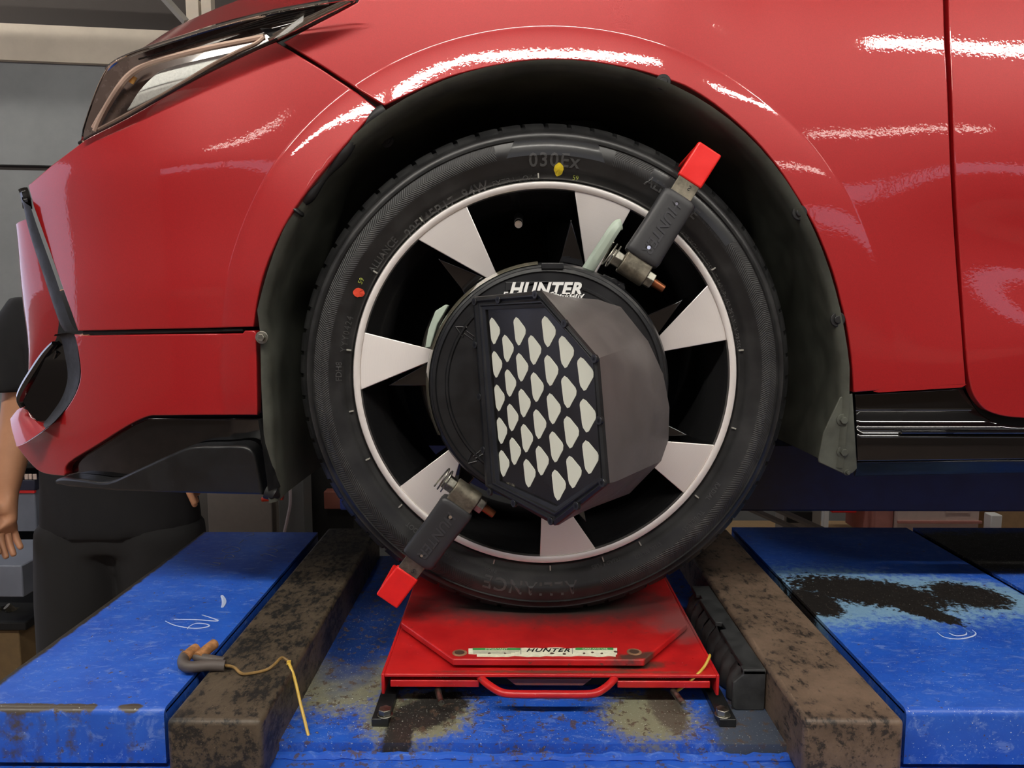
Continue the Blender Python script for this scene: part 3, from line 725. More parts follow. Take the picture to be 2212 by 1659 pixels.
# lower black corner and splitter
panel('lower_corner_grille', sp([(320, 904), (280, 922), (212, 964), (149, 1005), (142, 1028)], 3) + [(240, 1046), (566, 1046), (566, 905)], M_GLOSSBLK, car, off=.012)
def SP(x, z): return S(x, z) - .016 + .25 * max(0, .2 - z) ** 1.0 * .2
panel('splitter_fin', sp([(114, 1038), (134, 1033), (180, 1037), (231, 1042), (289, 1018), (350, 990), (400, 968), (424, 964)], 3) + sp([(440, 963), (510, 963), (535, 968), (549, 982), (557, 1006), (568, 1070)], 3) + [(434, 1067), (253, 1061), (145, 1052), (118, 1046)], M_SATBLK, car, f=SP, thick=.022, edge=.004, grid=.006)
MB().loft([[PY(u, v, -.03) for u, v in ((557, 905), (566, 960), (574, 1020), (580, 1062))], [PY(u, v, -.012) for u, v in ((566, 903), (579, 960), (596, 1025), (606, 1050))], [PY(u, v, .03) for u, v in ((572, 903), (590, 960), (606, 1030), (604, 1056))]]).build('rubber_air_dam', M_RUBBER, car)
MB().tube([PY(576, 1060, -.012), PY(592, 1066, -.012), PY(602, 1073, -.008)], [.010, .009, .003], 10).build('rubber_lip', M_RUBBER, car)
# bumper nose round the corner
def strip(pa, ya, pb, yb, m, name, n=10, bow=.012, steps=8):
    a = smooth_path([PY(u, v, y) for (u, v), y in zip(pa, ya)], 4); b = smooth_path([PY(u, v, y) for (u, v), y in zip(pb, yb)], 4)
    rows = []
    for k in range(steps + 1):
        t = k / steps; rows.append([p.lerp(q, t) + Vector((-bow, -bow * .6, 0)) * math.sin(math.pi * t) for p, q in zip(a, b)])
    return MB().loft(rows).build(name, m, car)
strip([(70, 470), (100, 570), (122, 650), (124, 722), (90, 812)], [.095, .095, .095, .11, .15], [(53, 500), (48, 580), (50, 650), (62, 730), (80, 815)], [.16, .165, .17, .175, .18], M_RED, 'bumper_nose')
strip([(66, 446), (84, 500), (120, 600), (150, 690), (166, 716)], [.078, .076, .068, .062, .06], [(50, 420), (64, 500), (96, 600), (126, 690), (140, 716)], [.10, .10, .096, .092, .09], M_RUBBER, 'grille_side_trim', bow=.004)
MB().tube(smooth_path([PY(50, 408, .10), PY(54, 418, .10), PY(58, 436, .098), PY(60, 450, .1)], 4), [.006] * 13, 8).build('trim_cap', M_GLOSSBLK, car)
# fog lamp recess: bezel ring, bowl and blade
MB().prism([PY(u, v, .112) for u, v in ((112, 745), (130, 722), (165, 722), (172, 815), (150, 872), (108, 917), (85, 915), (62, 890), (50, 868), (80, 812))], (0, .01, 0)).build('fog_lamp_backing', M_GLOSSBLK, car, smooth=False)
bz = MB(); o_ = smooth_path([PY(u, v, .075) for u, v in ((119, 722), (160, 722), (169, 762), (172, 815), (156, 862), (119, 909), (98, 925))], 5); i_ = smooth_path([PY(u, v, .10) for u, v in ((116, 726), (130, 728), (140, 768), (146, 815), (134, 858), (108, 897), (92, 915))], 5); d_ = [p + Vector((.01, .06, .0)) for p in i_]
bz.loft([o_, i_, d_]); bz.build('fog_lamp_bezel', M_RUBBER, car)
strip([(118, 740), (128, 790), (136, 840), (112, 890), (92, 914)], [.13] * 5, [(112, 748), (80, 810), (46, 862), (52, 884), (68, 892)], [.15, .16, .165, .16, .15], M_GLOSSBLK, 'fog_lamp_bowl', bow=-.02)
MB().tube(smooth_path([PY(118, 742, .105), PY(100, 765, .115), (PY(78, 800, .125)), PY(55, 838, .135), PY(45, 862, .14), PY(50, 880, .14)], 4), [.004 + .0035 * math.sin(math.pi * k / 20) for k in range(21)], 8).build('fog_lamp_blade', M_GLOSSBLK, car)
MB().tube(smooth_path([PY(124, 760, .11), PY(112, 790, .12), PY(96, 815, .13), PY(72, 850, .135), PY(64, 868, .135)], 4), .003, 8).build('fog_lamp_blade', M_GLOSSBLK, car)
MB().loft([smooth_path([PY(u, v, y) for u, v, y in ((36, 965, .088), (62, 951, .086), (90, 932, .084), (112, 914, .082))], 4), smooth_path([PY(u, v, y) for u, v, y in ((25, 925, .13), (40, 905, .13), (62, 900, .125), (90, 918, .11))], 4), smooth_path([PY(u, v, y) for u, v, y in ((22, 905, .16), (42, 882, .16), (62, 888, .15), (92, 914, .12))], 4)]).build('lower_lip_ledge', M_RED, car)
# hood edge above the headlight
hl_top = [(300, 107), (325, 97), (391, 76), (478, 48), (594, 19), (710, -4), (800, -40)]
hd_top = [(318, 98), (362, 68), (420, 39), (478, 14), (522, -3), (640, -60), (760, -120)]
ya = [S(PY(u, v, .05).x, PY(u, v, .05).z) + .012 for u, v in hl_top]
strip(hl_top, ya, hd_top, [y + .16 for y in ya], M_RED, 'hood', bow=0.0, steps=6)
# headlight
HL = sp([(174, 306), (177, 278), (192, 231), (209, 185), (227, 150), (247, 130), (290, 111), (322, 101), (391, 79), (478, 53), (594, 24), (710, 4), (752, -2)], 3) + sp([(768, 1), (724, 27), (666, 56), (594, 87), (536, 112), (420, 170), (276, 251), (195, 292)], 3)
M_HLDARK = mat('headlight_smoked_trim', (84, 70, 64), .25, coat=.6, var=.2, vscale=20)
M_HLREF = mat('headlight_reflector', (222, 226, 222), .5, metal=.0, var=.1, vscale=300, bump=.6, bscale=420)
M_HLRIM = mat('headlight_rose_trim', (206, 178, 162), .35, metal=.25)
hl = panel('headlight', HL, M_HLDARK, car, off=.030, thick=.02, grid=.012)
panel('reflector', sp([(273, 240), (299, 197), (334, 161), (352, 150), (390, 138), (449, 124), (511, 110)], 3) + [(496, 124), (363, 197)], M_HLREF, hl, off=.022, thick=.006, grid=.008)
def hl_line(px, r, m, off, name): MB().tube([on(u, v, lambda x, z: S(x, z) + off) for u, v in sp(px, 4)], r, 8).build(name, m, hl)
hl_line([(206, 284), (218, 255), (240, 215), (270, 172), (299, 148), (334, 133), (390, 118), (449, 104), (520, 90), (571, 80)], .0038, M_HLRIM, .012, 'trim_frame')
hl_line([(571, 80), (550, 96), (511, 113), (450, 146), (363, 199), (280, 245), (214, 280)], .0026, M_HLRIM, .008, 'trim_frame')
hl_line([(200, 276), (222, 238), (252, 196), (285, 160), (310, 142)], .002, M_HLRIM, .02, 'trim_frame')
hl_line([(230, 150), (260, 128), (322, 104), (391, 82), (478, 56), (594, 27), (710, 6)], .0026, M_CHROME, -.002, 'chrome_strip')
for k, (a, b) in enumerate((((590, 76), (748, 2)), ((580, 86), (752, 2)), ((600, 84), (756, 4)))): hl_line([a, ((a[0] + b[0]) / 2, (a[1] + b[1]) / 2 - 2), b], .002, M_CHROME, -.001, 'chrome_strip')
for k in range(4): hl_line([(300 + 26 * k, 128 - 7 * k), (420 + 20 * k, 92 - 7 * k), (560 + 10 * k, 58 - 8 * k), (680, 27 - 4 * k)], .0012, M_GLOSSBLK, .022, 'ribbed_line')
MB().tube([on(290, 165, lambda x, z: S(x, z) + .02), on(283, 180, lambda x, z: S(x, z) + .02)], [.004, .003], 10).build('amber_bulb', mat('amber_plastic', (236, 176, 96), .3), hl)
hl_line([(214, 262), (232, 228), (262, 184)], .0035, mat('amber_tint', (190, 130, 84), .3, metal=.4), .024, 'amber_strip')
panel('lens', HL, M_LENS, hl, f=lambda x, z: S(x, z) - .12 * max(0, z - .53), thick=.004, grid=.010, edge=.002)
hl_line([(172, 310), (195, 297), (276, 255), (420, 173), (536, 115), (600, 86), (666, 57), (724, 29)], .0026, M_DARK, .004, 'seal')
# ------------------------------------------------------------------ wheel arch liner
pth = [Vector((-.338, 0, .150)), Vector((-.341, 0, .22)), Vector((-.342, 0, .30)), Vector((-.341, 0, .36))]
for a in np.linspace(2.9, .05, 44): pth.append(Vector((AC[0] + rl(a) * math.cos(a), 0, AC[1] + rl(a) * math.sin(a))))
pth += [Vector((.366, 0, .27)), Vector((.364, 0, .235)), Vector((.362, 0, .195))]
def ring(y, k):
    c = Vector((AC[0], 0, AC[1])); return [Vector((c.x + (p.x - c.x) * k, y, c.z + (p.z - c.z) * (k if p.z > c.z else 1))) for p in pth]
liner = MB().loft([ring(-.020, 1.004), ring(-.016, .985), ring(-.006, .978), ring(.03, .986), ring(.10, .982), ring(.20, .972), ring(.30, .95)]).build('wheel_arch_liner', M_LINER, car, angle=1.2)
MB().box((-.40, .30, .16), (.42, .32, .85)).build('inner_wheel_well', M_DARK, car, smooth=False)
MB().tube([Vector((.06, .16, .30)), Vector((.05, .18, .64))], .045, 20).build('suspension_strut', M_DARK, car)
# splash guard with bolts at the sill end
MB().prism([PY(u, v, -.016) for u, v in ((1842, 850), (1852, 1012), (1843, 1022), (1829, 1027), (1769, 999), (1768, 990), (1779, 935), (1800, 890), (1815, 858))], (0, .003, 0)).build('splash_guard', M_LINER, car, bevel=.001)
def bolt(u, v, y, r, parent=car, m=M_STEEL, name='flange_bolt'):
    p = PY(u, v, y); MB().cyl(p, p + Vector((0, -.0015, 0)), r, 16).cyl(p, p + Vector((0, -.006, 0)), r * .62, 6).build(name, m, parent, bevel=.0005)
for (u, v) in ((1820, 907), (1820, 976)): bolt(u, v, -.016, .0075, m=M_LINER)
bolt(1829, 1020, -.0165, .004, m=M_LINER)
for (u, v, y) in ((1726, 460, -.012), (1808, 690, -.014), (806, 258, -.008), (836, 304, .06), (1432, 178, -.012)):
    p = PY(u, v, y); MB().cyl(p, p + Vector((0, -.003, 0)), .009, 18).cyl(p, p + Vector((0, -.005, 0)), .005, 14).build('push_clip', M_RUBBER, liner, bevel=.001)
bolt(566, 729, -.024, .0078, name='corner_bolt')
# rubber edging inside the bumper lip
ed = smooth_path([PY(u, v, -.012) for u, v in ((832, 236), (800, 262), (765, 300), (725, 352), (690, 396), (660, 430), (645, 448), (637, 458))], 6)
MB().tube(ed, [.006 + .002 * math.sin(i * .5) for i in range(len(ed) - 6)] + [.009, .0105, .011, .0105, .009, .004], 10).build('lip_seal', M_RUBBER, car)
MB().prism([PY(u, v, -.014) for u, v in ((604, 482), (613, 490), (612, 502), (592, 548), (582, 545), (584, 530))], (0, .004, 0)).build('lip_tab', M_RUBBER, car, bevel=.001)
# under body mass behind the panels
MB().box((.40, .06, .205), (2.6, 1.42, .85)).box((-.36, .33, .2), (.40, 1.42, .85)).box((-.60, .16, .19), (-.37, 1.3, .60)).build('underbody', M_DARK, car, smooth=False)
MB().box((-.36, .3, .85), (2.6, 1.42, .98)).build('engine_cover', M_DARK, car, smooth=False)

# ------------------------------------------------------------------ wheel
WC = Vector((0, 0, .304))
M_BARREL = mat('wheel_barrel_black', (34, 34, 35), .25, coat=.6)
rim = MB().lathe([(.2285, .002), (.2255, .006), (.224, .012), (.216, .03), (.2085, .048), (.205, .08), (.203, .17), (.212, .195)], WC, 128).build('wheel_rim', M_BARREL, car)
MB().lathe([(.2375, .006), (.2365, .000), (.235, -.003), (.2305, -.0035), (.2275, -.002), (.2268, .004)], WC, 128).build('rim_lip', M_ALU, rim)
def pol(r, deg, y): a = math.radians(deg); return Vector((r * math.cos(a), y, r * math.sin(a)))
def spoke_mesh():
    mb = MB()
    # machined face: trailing edge nearly radial, leading edge cut diagonally
    outer = [pol(.2278, d, -.0005) for d in np.linspace(0, 18.2, 8)]
    face = outer + [pol(.14, 5.9, .008), pol(.118, 1.9, .012), pol(.118, .6, .012)]
    n = len(face); mb.add(face, [tuple(range(n))], 0)
    back = [Vector((p.x * .985, .045 + (.02 if p.length > .2 else .0), p.z * .985)) for p in face]
    o = len(mb.v); mb.v += [tuple(p) for p in back]
    for i in range(n):
        j = (i + 1) % n; mb.f.append((o - n + j, o - n + i, o + i, o + j)); mb.mi.append(1)
    # dark secondary spoke, wide at the hub, pointed at the rim
    d = [pol(.196, 17.6, .012), pol(.150, 19.0, .016), pol(.112, 24, .02), pol(.112, 3.2, .02), pol(.142, 6.2, .012)]
    mb.prism(d, (0, .035, 0), 1)
    return mb
sp0 = spoke_mesh().build('spoke', [M_ALU, M_GLOSSBLK], rim, angle=.5, bevel=.0012, seg=2)
for k in range(7):
    o = sp0 if k == 0 else link(sp0.copy(), rim)
    o.location = WC; o.rotation_euler = (0, -math.radians(11.6 + 360 / 7 * k), 0)
MB().lathe([(.0, -.0), (.05, .004), (.10, .010), (.122, .018), (.124, .05)], WC, 64).build('hub', M_GLOSSBLK, rim)
p = PY(1120, 484, .02)
MB().cyl(p + Vector((0, .03, .012)), p + Vector((0, .004, .002)), .0055, 12).build('valve_stem', M_RUBBER, rim)
MB().cyl(p + Vector((0, .006, .003)), p + Vector((0, -.006, -.001)), .0048, 12).cyl(p + Vector((0, -.006, -.001)), p + Vector((0, -.0085, -.0018)), .0038, 6).build('valve_cap', M_CHROME, rim)
MB().lathe([(.075, .10), (.14, .10), (.14, .12), (.075, .12)], WC, 64).build('brake_disc', mat('brake_disc_iron', (90, 88, 84), .4, metal=1.0), car)
MB().lathe([(.0, .07), (.07, .07), (.075, .12)], WC, 40).build('brake_hub', M_DARK, car)
mb = MB()
MB().lathe([(.148, .085), (.150, .08), (.162, .08), (.166, .09), (.166, .13)], WC, 20, math.radians(150), math.radians(205)).build('brake_caliper', mat('caliper_iron', (70, 66, 60), .6, var=.2), car)

# tyre
TP = [(.2365, .016), (.238, .004), (.2405, -.001), (.244, -.0015), (.2455, -.004), (.252, -.0075), (.2628, -.0105), (.2640, -.0115), (.2735, -.0115), (.2822, -.0085), (.2835, -.0100), (.2850, -.0072), (.2905, -.003), (.2925, -.0035), (.2940, .000), (.2985, .0075), (.3020, .015), (.3055, .026), (.3080, .040), (.3090, .056), (.3090, .165), (.305, .19), (.29, .215), (.26, .222), (.24, .2)]
def ty(r): return float(np.interp(r, [a for a, b in TP[1:18]], [b for a, b in TP[1:18]]))
def squash(v):
    out = []
    for x, y, z in v:
        if z < .03: 
            k = (.03 - z) / .03; y = y - .004 * k * (1 if y < .1 else -1)
        out.append((x, y, max(z, .0006)))
    return out
mb = MB().lathe(TP, WC, 180); mb.v = squash(mb.v)
tyre = mb.build('tyre', M_TYRE, car, angle=1.0)
NB = 68
def block_mesh():
    mb = MB(); da = 2 * math.pi / NB; rows = []
    prof = [(.2960, .0045), (.3020, .0105), (.3075, .0215), (.3112, .0345), (.3128, .048), (.3128, .060), (.3085, .060)]
    for i, t in enumerate(np.linspace(0.06, .86, 4)):
        rows.append([Vector((r * math.cos(t * da + .014 * max(0, (y - .02)) / .02), y, r * math.sin(t * da + .014 * max(0, (y - .02)) / .02))) for r, y in prof])
    mb.loft(rows)
    m = len(prof)
    lowa = [Vector((p.x * .965, p.y + .006, p.z * .965)) for p in rows[0]]; lowb = [Vector((p.x * .965, p.y + .006, p.z * .965)) for p in rows[-1]]
    mb.loft([lowa, rows[0]]); mb.loft([rows[-1], lowb])
    return mb
blk = None
for k in range(NB):
    ang = 2 * math.pi * k / NB
    low = abs(((math.degrees(ang) - 270 + 180) % 360) - 180) < 22
    if low:
        mb = block_mesh(); ca, sa = math.cos(ang), math.sin(ang)
        mb.v = squash([(x * ca - z * sa + WC.x, y + WC.y, x * sa + z * ca + WC.z) for x, y, z in mb.v]); mb.build('tread_block', M_TYRE, tyre, angle=.6)
        continue
    if blk is None: blk = block_mesh().build('tread_block', M_TYRE, tyre, angle=.6); o = blk
    else: o = link(blk.copy(), tyre)
    o.location = WC; o.rotation_euler = (0, -ang, 0)
mb = MB()
for y in (.075, .115, .150): mb.lathe([(.306, y - .014), (.3128, y - .012), (.3128, y + .012), (.306, y + .014)], WC, 120)
mb.v = squash(mb.v); mb.build('tread_rib', M_TYRE, tyre)
# sidewall lettering, all of it reading clockwise with its head outwards
def tyre_text(txt, r, deg, size, m=M_TYTEXT, ex=.0006, name='sidewall_lettering', **kw):
    vs, fs = text_mesh(txt, size, ex, **kw); mb = MB(); out = []
    for q in vs:
        a = math.radians(deg) - q.x / r; rr = r + q.y
        out.append((WC.x + rr * math.cos(a), ty(rr) - .0002 - q.z, WC.z + rr * math.sin(a)))
    mb.add(out, [f for f in fs]); return mb.build(name, m, tyre, smooth=False)
def wang(u, v): p = PY(u, v, -.008); return math.degrees(math.atan2(p.z - WC.z, p.x - WC.x)), math.hypot(p.x - WC.x, p.z - WC.z)
def T(txt, u, v, size, **kw): a, r = wang(u, v); return tyre_text(txt, r, a, size, **kw)
T('030Ex', 1197, 347, .0215, bold=.0004, space=1.15)
T('225/45R17', 926, 466, .0150, bold=.0002, space=1.1); T('94W', 1025, 409, .0150, bold=.0002, space=1.1)
T('EXTRA LOAD', 1114, 386, .0088, space=1.1)
T('ALLIANCE', 826, 550, .0110, bold=.0002); T('59', 1244, 383, .0075, m=mat('green_yellow_ink', (150, 160, 70), .6)); T('59', 780, 607, .0075, m=mat('green_yellow_ink', (150, 160, 70), .6))
T('YYY0424', 747, 722, .0098, space=1.25); T('FDH8', 732, 803, .0098)
T('ALLIANCE', 1452, 425, .0165, bold=.0003)
T('ALLIANCE', 1146, 1268, .0235, bold=.0004, space=1.15)
T('MAX.LOAD 670 KG(1477 LBS) AT 340 kPa (50 PSI) MAX.PRESS.', 1543, 588, .0068, space=1.1)
T('TUBELESS', 1497, 1125, .0075, space=1.1); T('RADIAL', 1540, 1062, .0075); T('STEEL BELTED', 1400, 1190, .006); T('TREAD 4 PLIES', 1310, 1218, .006); T('INDIA', 1060, 1232, .006); T('DOT', 890, 1140, .008); T('INMETRO', 980, 1205, .006)
M_TYPLAQ = mat('smooth_plaque_rubber', (46, 47, 48), .25)
def plaque(u0, u1, vm, r0, r1, sl=.012, name='plaque'):
    a0, _ = wang(u0, vm); a1, _ = wang(u1, vm)
    rows = []
    for r in np.linspace(r0, r1, 6):
        k = (r - r0) / (r1 - r0); da = math.degrees(sl * (1 - k) / r)
        rows.append([Vector((r * math.cos(math.radians(a)), ty(r) - .0005, r * math.sin(math.radians(a)))) + WC for a in np.linspace(a0 + da, a1 - da, 24)])
    return MB().loft(rows).build(name, M_TYPLAQ, tyre)
plaque(1116, 1285, 345, .2645, .2835)
a0, _ = wang(1398, 400); 
MB().loft([[Vector((r * math.cos(math.radians(a)), ty(r) - .0005, r * math.sin(math.radians(a)))) + WC for a in np.linspace(a0 + .4, a0 - 26, 24)] for r in np.linspace(.2665, .2805, 4)]).build('plaque', M_TYPLAQ, tyre)
def blob(u, v, rx, rz, m, name):
    p = PY(u, v, ty(wang(u, v)[1]) - .0012); mb = MB(); rnd = random.Random(u)
    pts_ = [p + Vector((rx * math.cos(a) * rnd.uniform(.9, 1.08), 0, rz * math.sin(a) * rnd.uniform(.9, 1.08))) for a in np.linspace(0, 6.0, 16)]
    fy = lambda q: Vector((q.x, ty(math.hypot(q.x - WC.x, q.z - WC.z)) - .0012, q.z))
    mb.add([fy(p)] + [fy(q) for q in pts_] + [fy(q) + Vector((0, .0015, 0)) for q in pts_], [(0, 1 + k, 1 + (k + 1) % 16) for k in range(16)] + [(1 + k, 17 + k, 17 + (k + 1) % 16, 1 + (k + 1) % 16) for k in range(16)]); mb.build(name, m, tyre, smooth=False)
blob(1207, 366, .0056, .0072, mat('yellow_paint_dot', (226, 200, 40), .5, var=.1, vscale=200), 'yellow_dot'); blob(775, 632, .0062, .0056, mat('orange_red_paint_dot', (232, 78, 52), .5), 'red_dot')
tick = None
for d in (8, 33, 58, 92, 128, 148, 172, 190, 205, 222, 240, 255, 272, 288, 300, 322, 345):
    q = MB().box((.2395, -.0045, -.0008), (.2450, -.001, .0008)) if tick is None else None
    o = q.build('mould_tick', mat('pale_rubber', (150, 148, 140), .6), tyre, smooth=False) if tick is None else link(tick.copy(), tyre)
    tick = tick or o; o.location = WC; o.rotation_euler = (0, -math.radians(d), 0)

# ------------------------------------------------------------------ wheel alignment target clamped on the wheel
tg = empty('alignment_target', (0, -.1, .30), 'black wheel alignment target with pale reflective dots clamped on the front wheel', 'wheel target')
DC = PY(1184, 832, -.06); YD = -.064
DC = Vector((DC.x, 0, DC.z))
disc = MB().lathe([(.05, -.012), (.128, -.014), (.1395, -.020), (.1405, -.050), (.1375, -.058), (.1345, -.060), (.1335, -.0635), (.130, -.0645), (.1285, -.0625), (.119, -.0625), (.1175, -.0645), (.1155, -.0645), (.114, -.063), (.0, -.063)], DC, 128).build('mounting_disc', M_TPLAST, tg, angle=.5)
M_CLEAR = mat('smoky_clear_ring', (96, 92, 80), .15, coat=.8)
MB().lathe([(.1398, -.022), (.1425, -.028), (.1420, -.052), (.1380, -.0592)], DC, 64, math.radians(95), math.radians(205)).build('clear_ring', M_CLEAR, disc)
MB().box((-.0125, -.066, -.0035), (.0125, -.058, .0035), Matrix.Translation(PY(1193, 575, 0) * 0 + Vector((PY(1193, 575, -.06).x, 0, PY(1193, 575, -.06).z)))).build('rim_notch', M_TPLAST, disc, bevel=.001)
# grey clamp pads peeping out beside the disc
MB().prism([PY(u, v, -.03) for u, v in ((962, 658), (968, 660), (945, 700), (930, 750), (918, 752), (925, 712), (940, 672))], (0, .02, 0)).build('clamp_pad', M_LEVER, tg, bevel=.001)
# raised label plate
lp = MB().prism([PY(u, v, -.0645) for u, v in sp([(1090, 650), (1092, 612), (1098, 609), (1180, 607), (1252, 609), (1258, 613), (1259, 650)], 2)], (0, .004, 0)).build('label_plate', M_TPLAST, disc, bevel=.0008)
put_text('brand_lettering', 'HUNTER', .0195, PY(1177, 625.5, -.0650), (1, 0, 0), (0, 0, 1), M_WHITE, disc, .0002, shear=.28, bold=.0008, space=1.1)
put_text('brand_lettering', 'Engineering Company', .0104, PY(1172, 638.5, -.0650), (1, 0, 0), (0, 0, 1), M_WHITE, disc, .0002, shear=.28, bold=.0003)
MB().prism([PY(u, v, -.0652) for u, v in ((1105, 643.5), (1230, 643.5), (1230, 645), (1105, 645))], (0, .0006, 0)).build('red_rule', M_REDPR, disc, smooth=False)
# embossed arrows
def emb(px, closed=True):
    p = [PY(u, v, -.0634) for u, v in px]; MB().tube(p + ([p[0]] if closed else []), .0008, 6).build('embossed_arrow', M_TPLAST, disc)
emb([(984, 706), (1009, 707), (1006, 714), (1024, 727), (1021, 734), (1003, 721), (1000, 729)])
emb([(1008, 1002), (1018, 980), (1022, 986), (1040, 972), (1045, 980), (1028, 990), (1030, 996)])
# housing: front frame on a vertical plane turned to face the rear of the car
p0 = PY(1036, 840, -.072); p1 = PY(1301, 910, -.235)
ex = Vector((p1.x - p0.x, p1.y - p0.y, 0)).normalized(); TN = Vector((ex.y, -ex.x, 0))      # outward normal of the target face
if TN.y > 0: TN = -TN
def FP(u, v, d=0.0): return PP(u, v, p0, TN) + TN * d
OUT = [(1023, 643), (1165, 628), (1290, 775), (1312, 1045), (1200, 1135), (1050, 1050)]
INN = [(1050, 669), (1179, 665), (1284, 781), (1297, 1030), (1204, 1094), (1081, 1039)]
pairs = [((1023, 643), (1023, 645)), ((1090, 636), (1120, 646)), ((1165, 628), (1216, 647)), ((1200, 669), (1292, 647)), ((1245, 722), (1341, 663)), ((1290, 775), (1400, 737)), ((1295, 840), (1433, 808)), ((1301, 910), (1446, 880)), ((1306, 975), (1444, 950)), ((1312, 1045), (1428, 996)), ((1256, 1090), (1360, 1066)), ((1200, 1135), (1250, 1108)), ((1125, 1092), (1140, 1090)), ((1050, 1050), (1056, 1040)), ((1036, 845), (1042, 845))]
fr_ = [FP(u, v) for (u, v), _ in pairs]; bk_ = [PY(u, v, YD + .001) for _, (u, v) in pairs]
c_ = sum(fr_, Vector()) / len(fr_)
mid = [a.lerp(b, .12) + (a - c_) * .012 for a, b in zip(fr_, bk_)]
rows = [mid] + [mid_.lerp(b, 0) for mid_ in []]
hs = MB().loft([fr_, mid, [a.lerp(b, .55) for a, b in zip(mid, bk_)], bk_], closed=True).build('target_housing', M_TGREY, tg, angle=.45)
ob = [FP(u, v, .001) for u, v in OUT]; ib = [FP(u, v, .001) for u, v in INN]
fm = MB(); n = 6
ridge = [a.lerp(b, .30) + TN * .0022 for a, b in zip(ob, ib)]; val = [a.lerp(b, .45) + TN * .0004 for a, b in zip(ob, ib)]; ridge2 = [a.lerp(b, .60) + TN * .0022 for a, b in zip(ob, ib)]; inn = [a.lerp(b, .75) + TN * .0004 for a, b in zip(ob, ib)]; deep = [p - TN * .003 for p in ib]
fm.loft([[p - TN * .004 for p in ob], ob, [a.lerp(b, .22) + TN * .0022 for a, b in zip(ob, ib)], ridge, val, ridge2, [a.lerp(b, .68) + TN * .0022 for a, b in zip(ob, ib)], inn, ib, deep], closed=True)
frm = fm.build('target_frame', M_TPLAST, tg, angle=.4, bevel=.0006)
pn = MB().prism([FP(u, v, -.0012) for u, v in INN], -TN * .003).build('target_panel', M_PANEL, tg, smooth=False)
zp = lambda x, y: (880 + x * .27125, 540 + y * .27125)
def bos(x, y):
    u, v = zp(x, y); p = FP(u, v, .001); MB().cyl(p, p + TN * .0032, .0042, 16).cyl(p + TN * .0032, p + TN * .0024, .0026, 6).build('frame_screw', M_TPLAST, frm, bevel=.0004)
for x, y in ((553, 412), (742, 398), (1038, 355), (1270, 585), (1510, 865), (1548, 1355), (558, 755), (592, 1170), (622, 1590), (1572, 1849), (1365, 2034), (1160, 2154), (865, 2014), (672, 1924)): bos(x, y)
DOTS = {'A': ([(690, 645), (708, 912), (728, 1178), (748, 1440), (765, 1701)], 82, 212), 'B': ([(795, 785), (815, 1060), (833, 1335), (853, 1604)], 90, 218), 'C': ([(888, 648), (908, 935), (927, 1220), (946, 1500), (967, 1779)], 96, 226),
        'D': ([(1008, 797), (1028, 1093), (1048, 1388), (1068, 1679)], 103, 236), 'E': ([(1120, 650), (1140, 960), (1160, 1265), (1180, 1569), (1200, 1874)], 111, 246), 'F': ([(1260, 812), (1280, 1132), (1300, 1452), (1320, 1769)], 121, 257), 'G': ([(1412, 988), (1432, 1320), (1452, 1651)], 130, 268)}
shp = [(-.30, -.5), (-.12, -.45), (.42, -.14), (.5, -.04), (.48, .10), (.05, .47), (-.10, .5), (-.30, .36), (-.36, .25), (-.5, -.32), (-.47, -.40)]
for k, (cs, w, h) in DOTS.items():
    for (x, y) in cs:
        mb = MB().prism([FP(*zp(x + a * w, y + b * h), -.0008) for a, b in shp], -TN * .0006); mb.build('reflective_dot', M_DOT, pn, smooth=False)
a = FP(1090, 1046, -.0010); b = FP(1112, 1052, -.0010)
put_text('serial_number', '161166', .0052, (a + b) / 2 + Vector((0, 0, .001)), (b - a), (0, 0, 1), mat('grey_print_dim', (120, 116, 100), .6), pn, .0001)
# pale green release lever
lv = smooth_path([PY(1262, 596, -.045), PY(1285, 560, -.052), PY(1310, 522, -.058), PY(1324, 500, -.060), PY(1334, 487, -.058), PY(1343, 484, -.054)], 5)
mb = MB(); rows = []
for i, q in enumerate(lv):
    d = (lv[min(i + 1, len(lv) - 1)] - lv[max(i - 1, 0)]).normalized(); s = Vector((0, -1, 0)).cross(d).normalized(); k = i / (len(lv) - 1); wv = .0072 - .001 * k
    rows.append([q - s * wv + Vector((0, .006, 0)), q - s * wv, q - s * wv * .4 - Vector((0, .003, 0)), q + s * wv * .5 - Vector((0, .003, 0)), q + s * wv, q + s * wv + Vector((0, .006, 0))])
mb.loft(rows, closed=True); mb.f.append(tuple(range(6))); mb.mi.append(0); mb.f.append(tuple(range(len(mb.v) - 6, len(mb.v)))[::-1]); mb.mi.append(0)
mb.build('release_lever', M_LEVER, tg, angle=.8, bevel=.001)
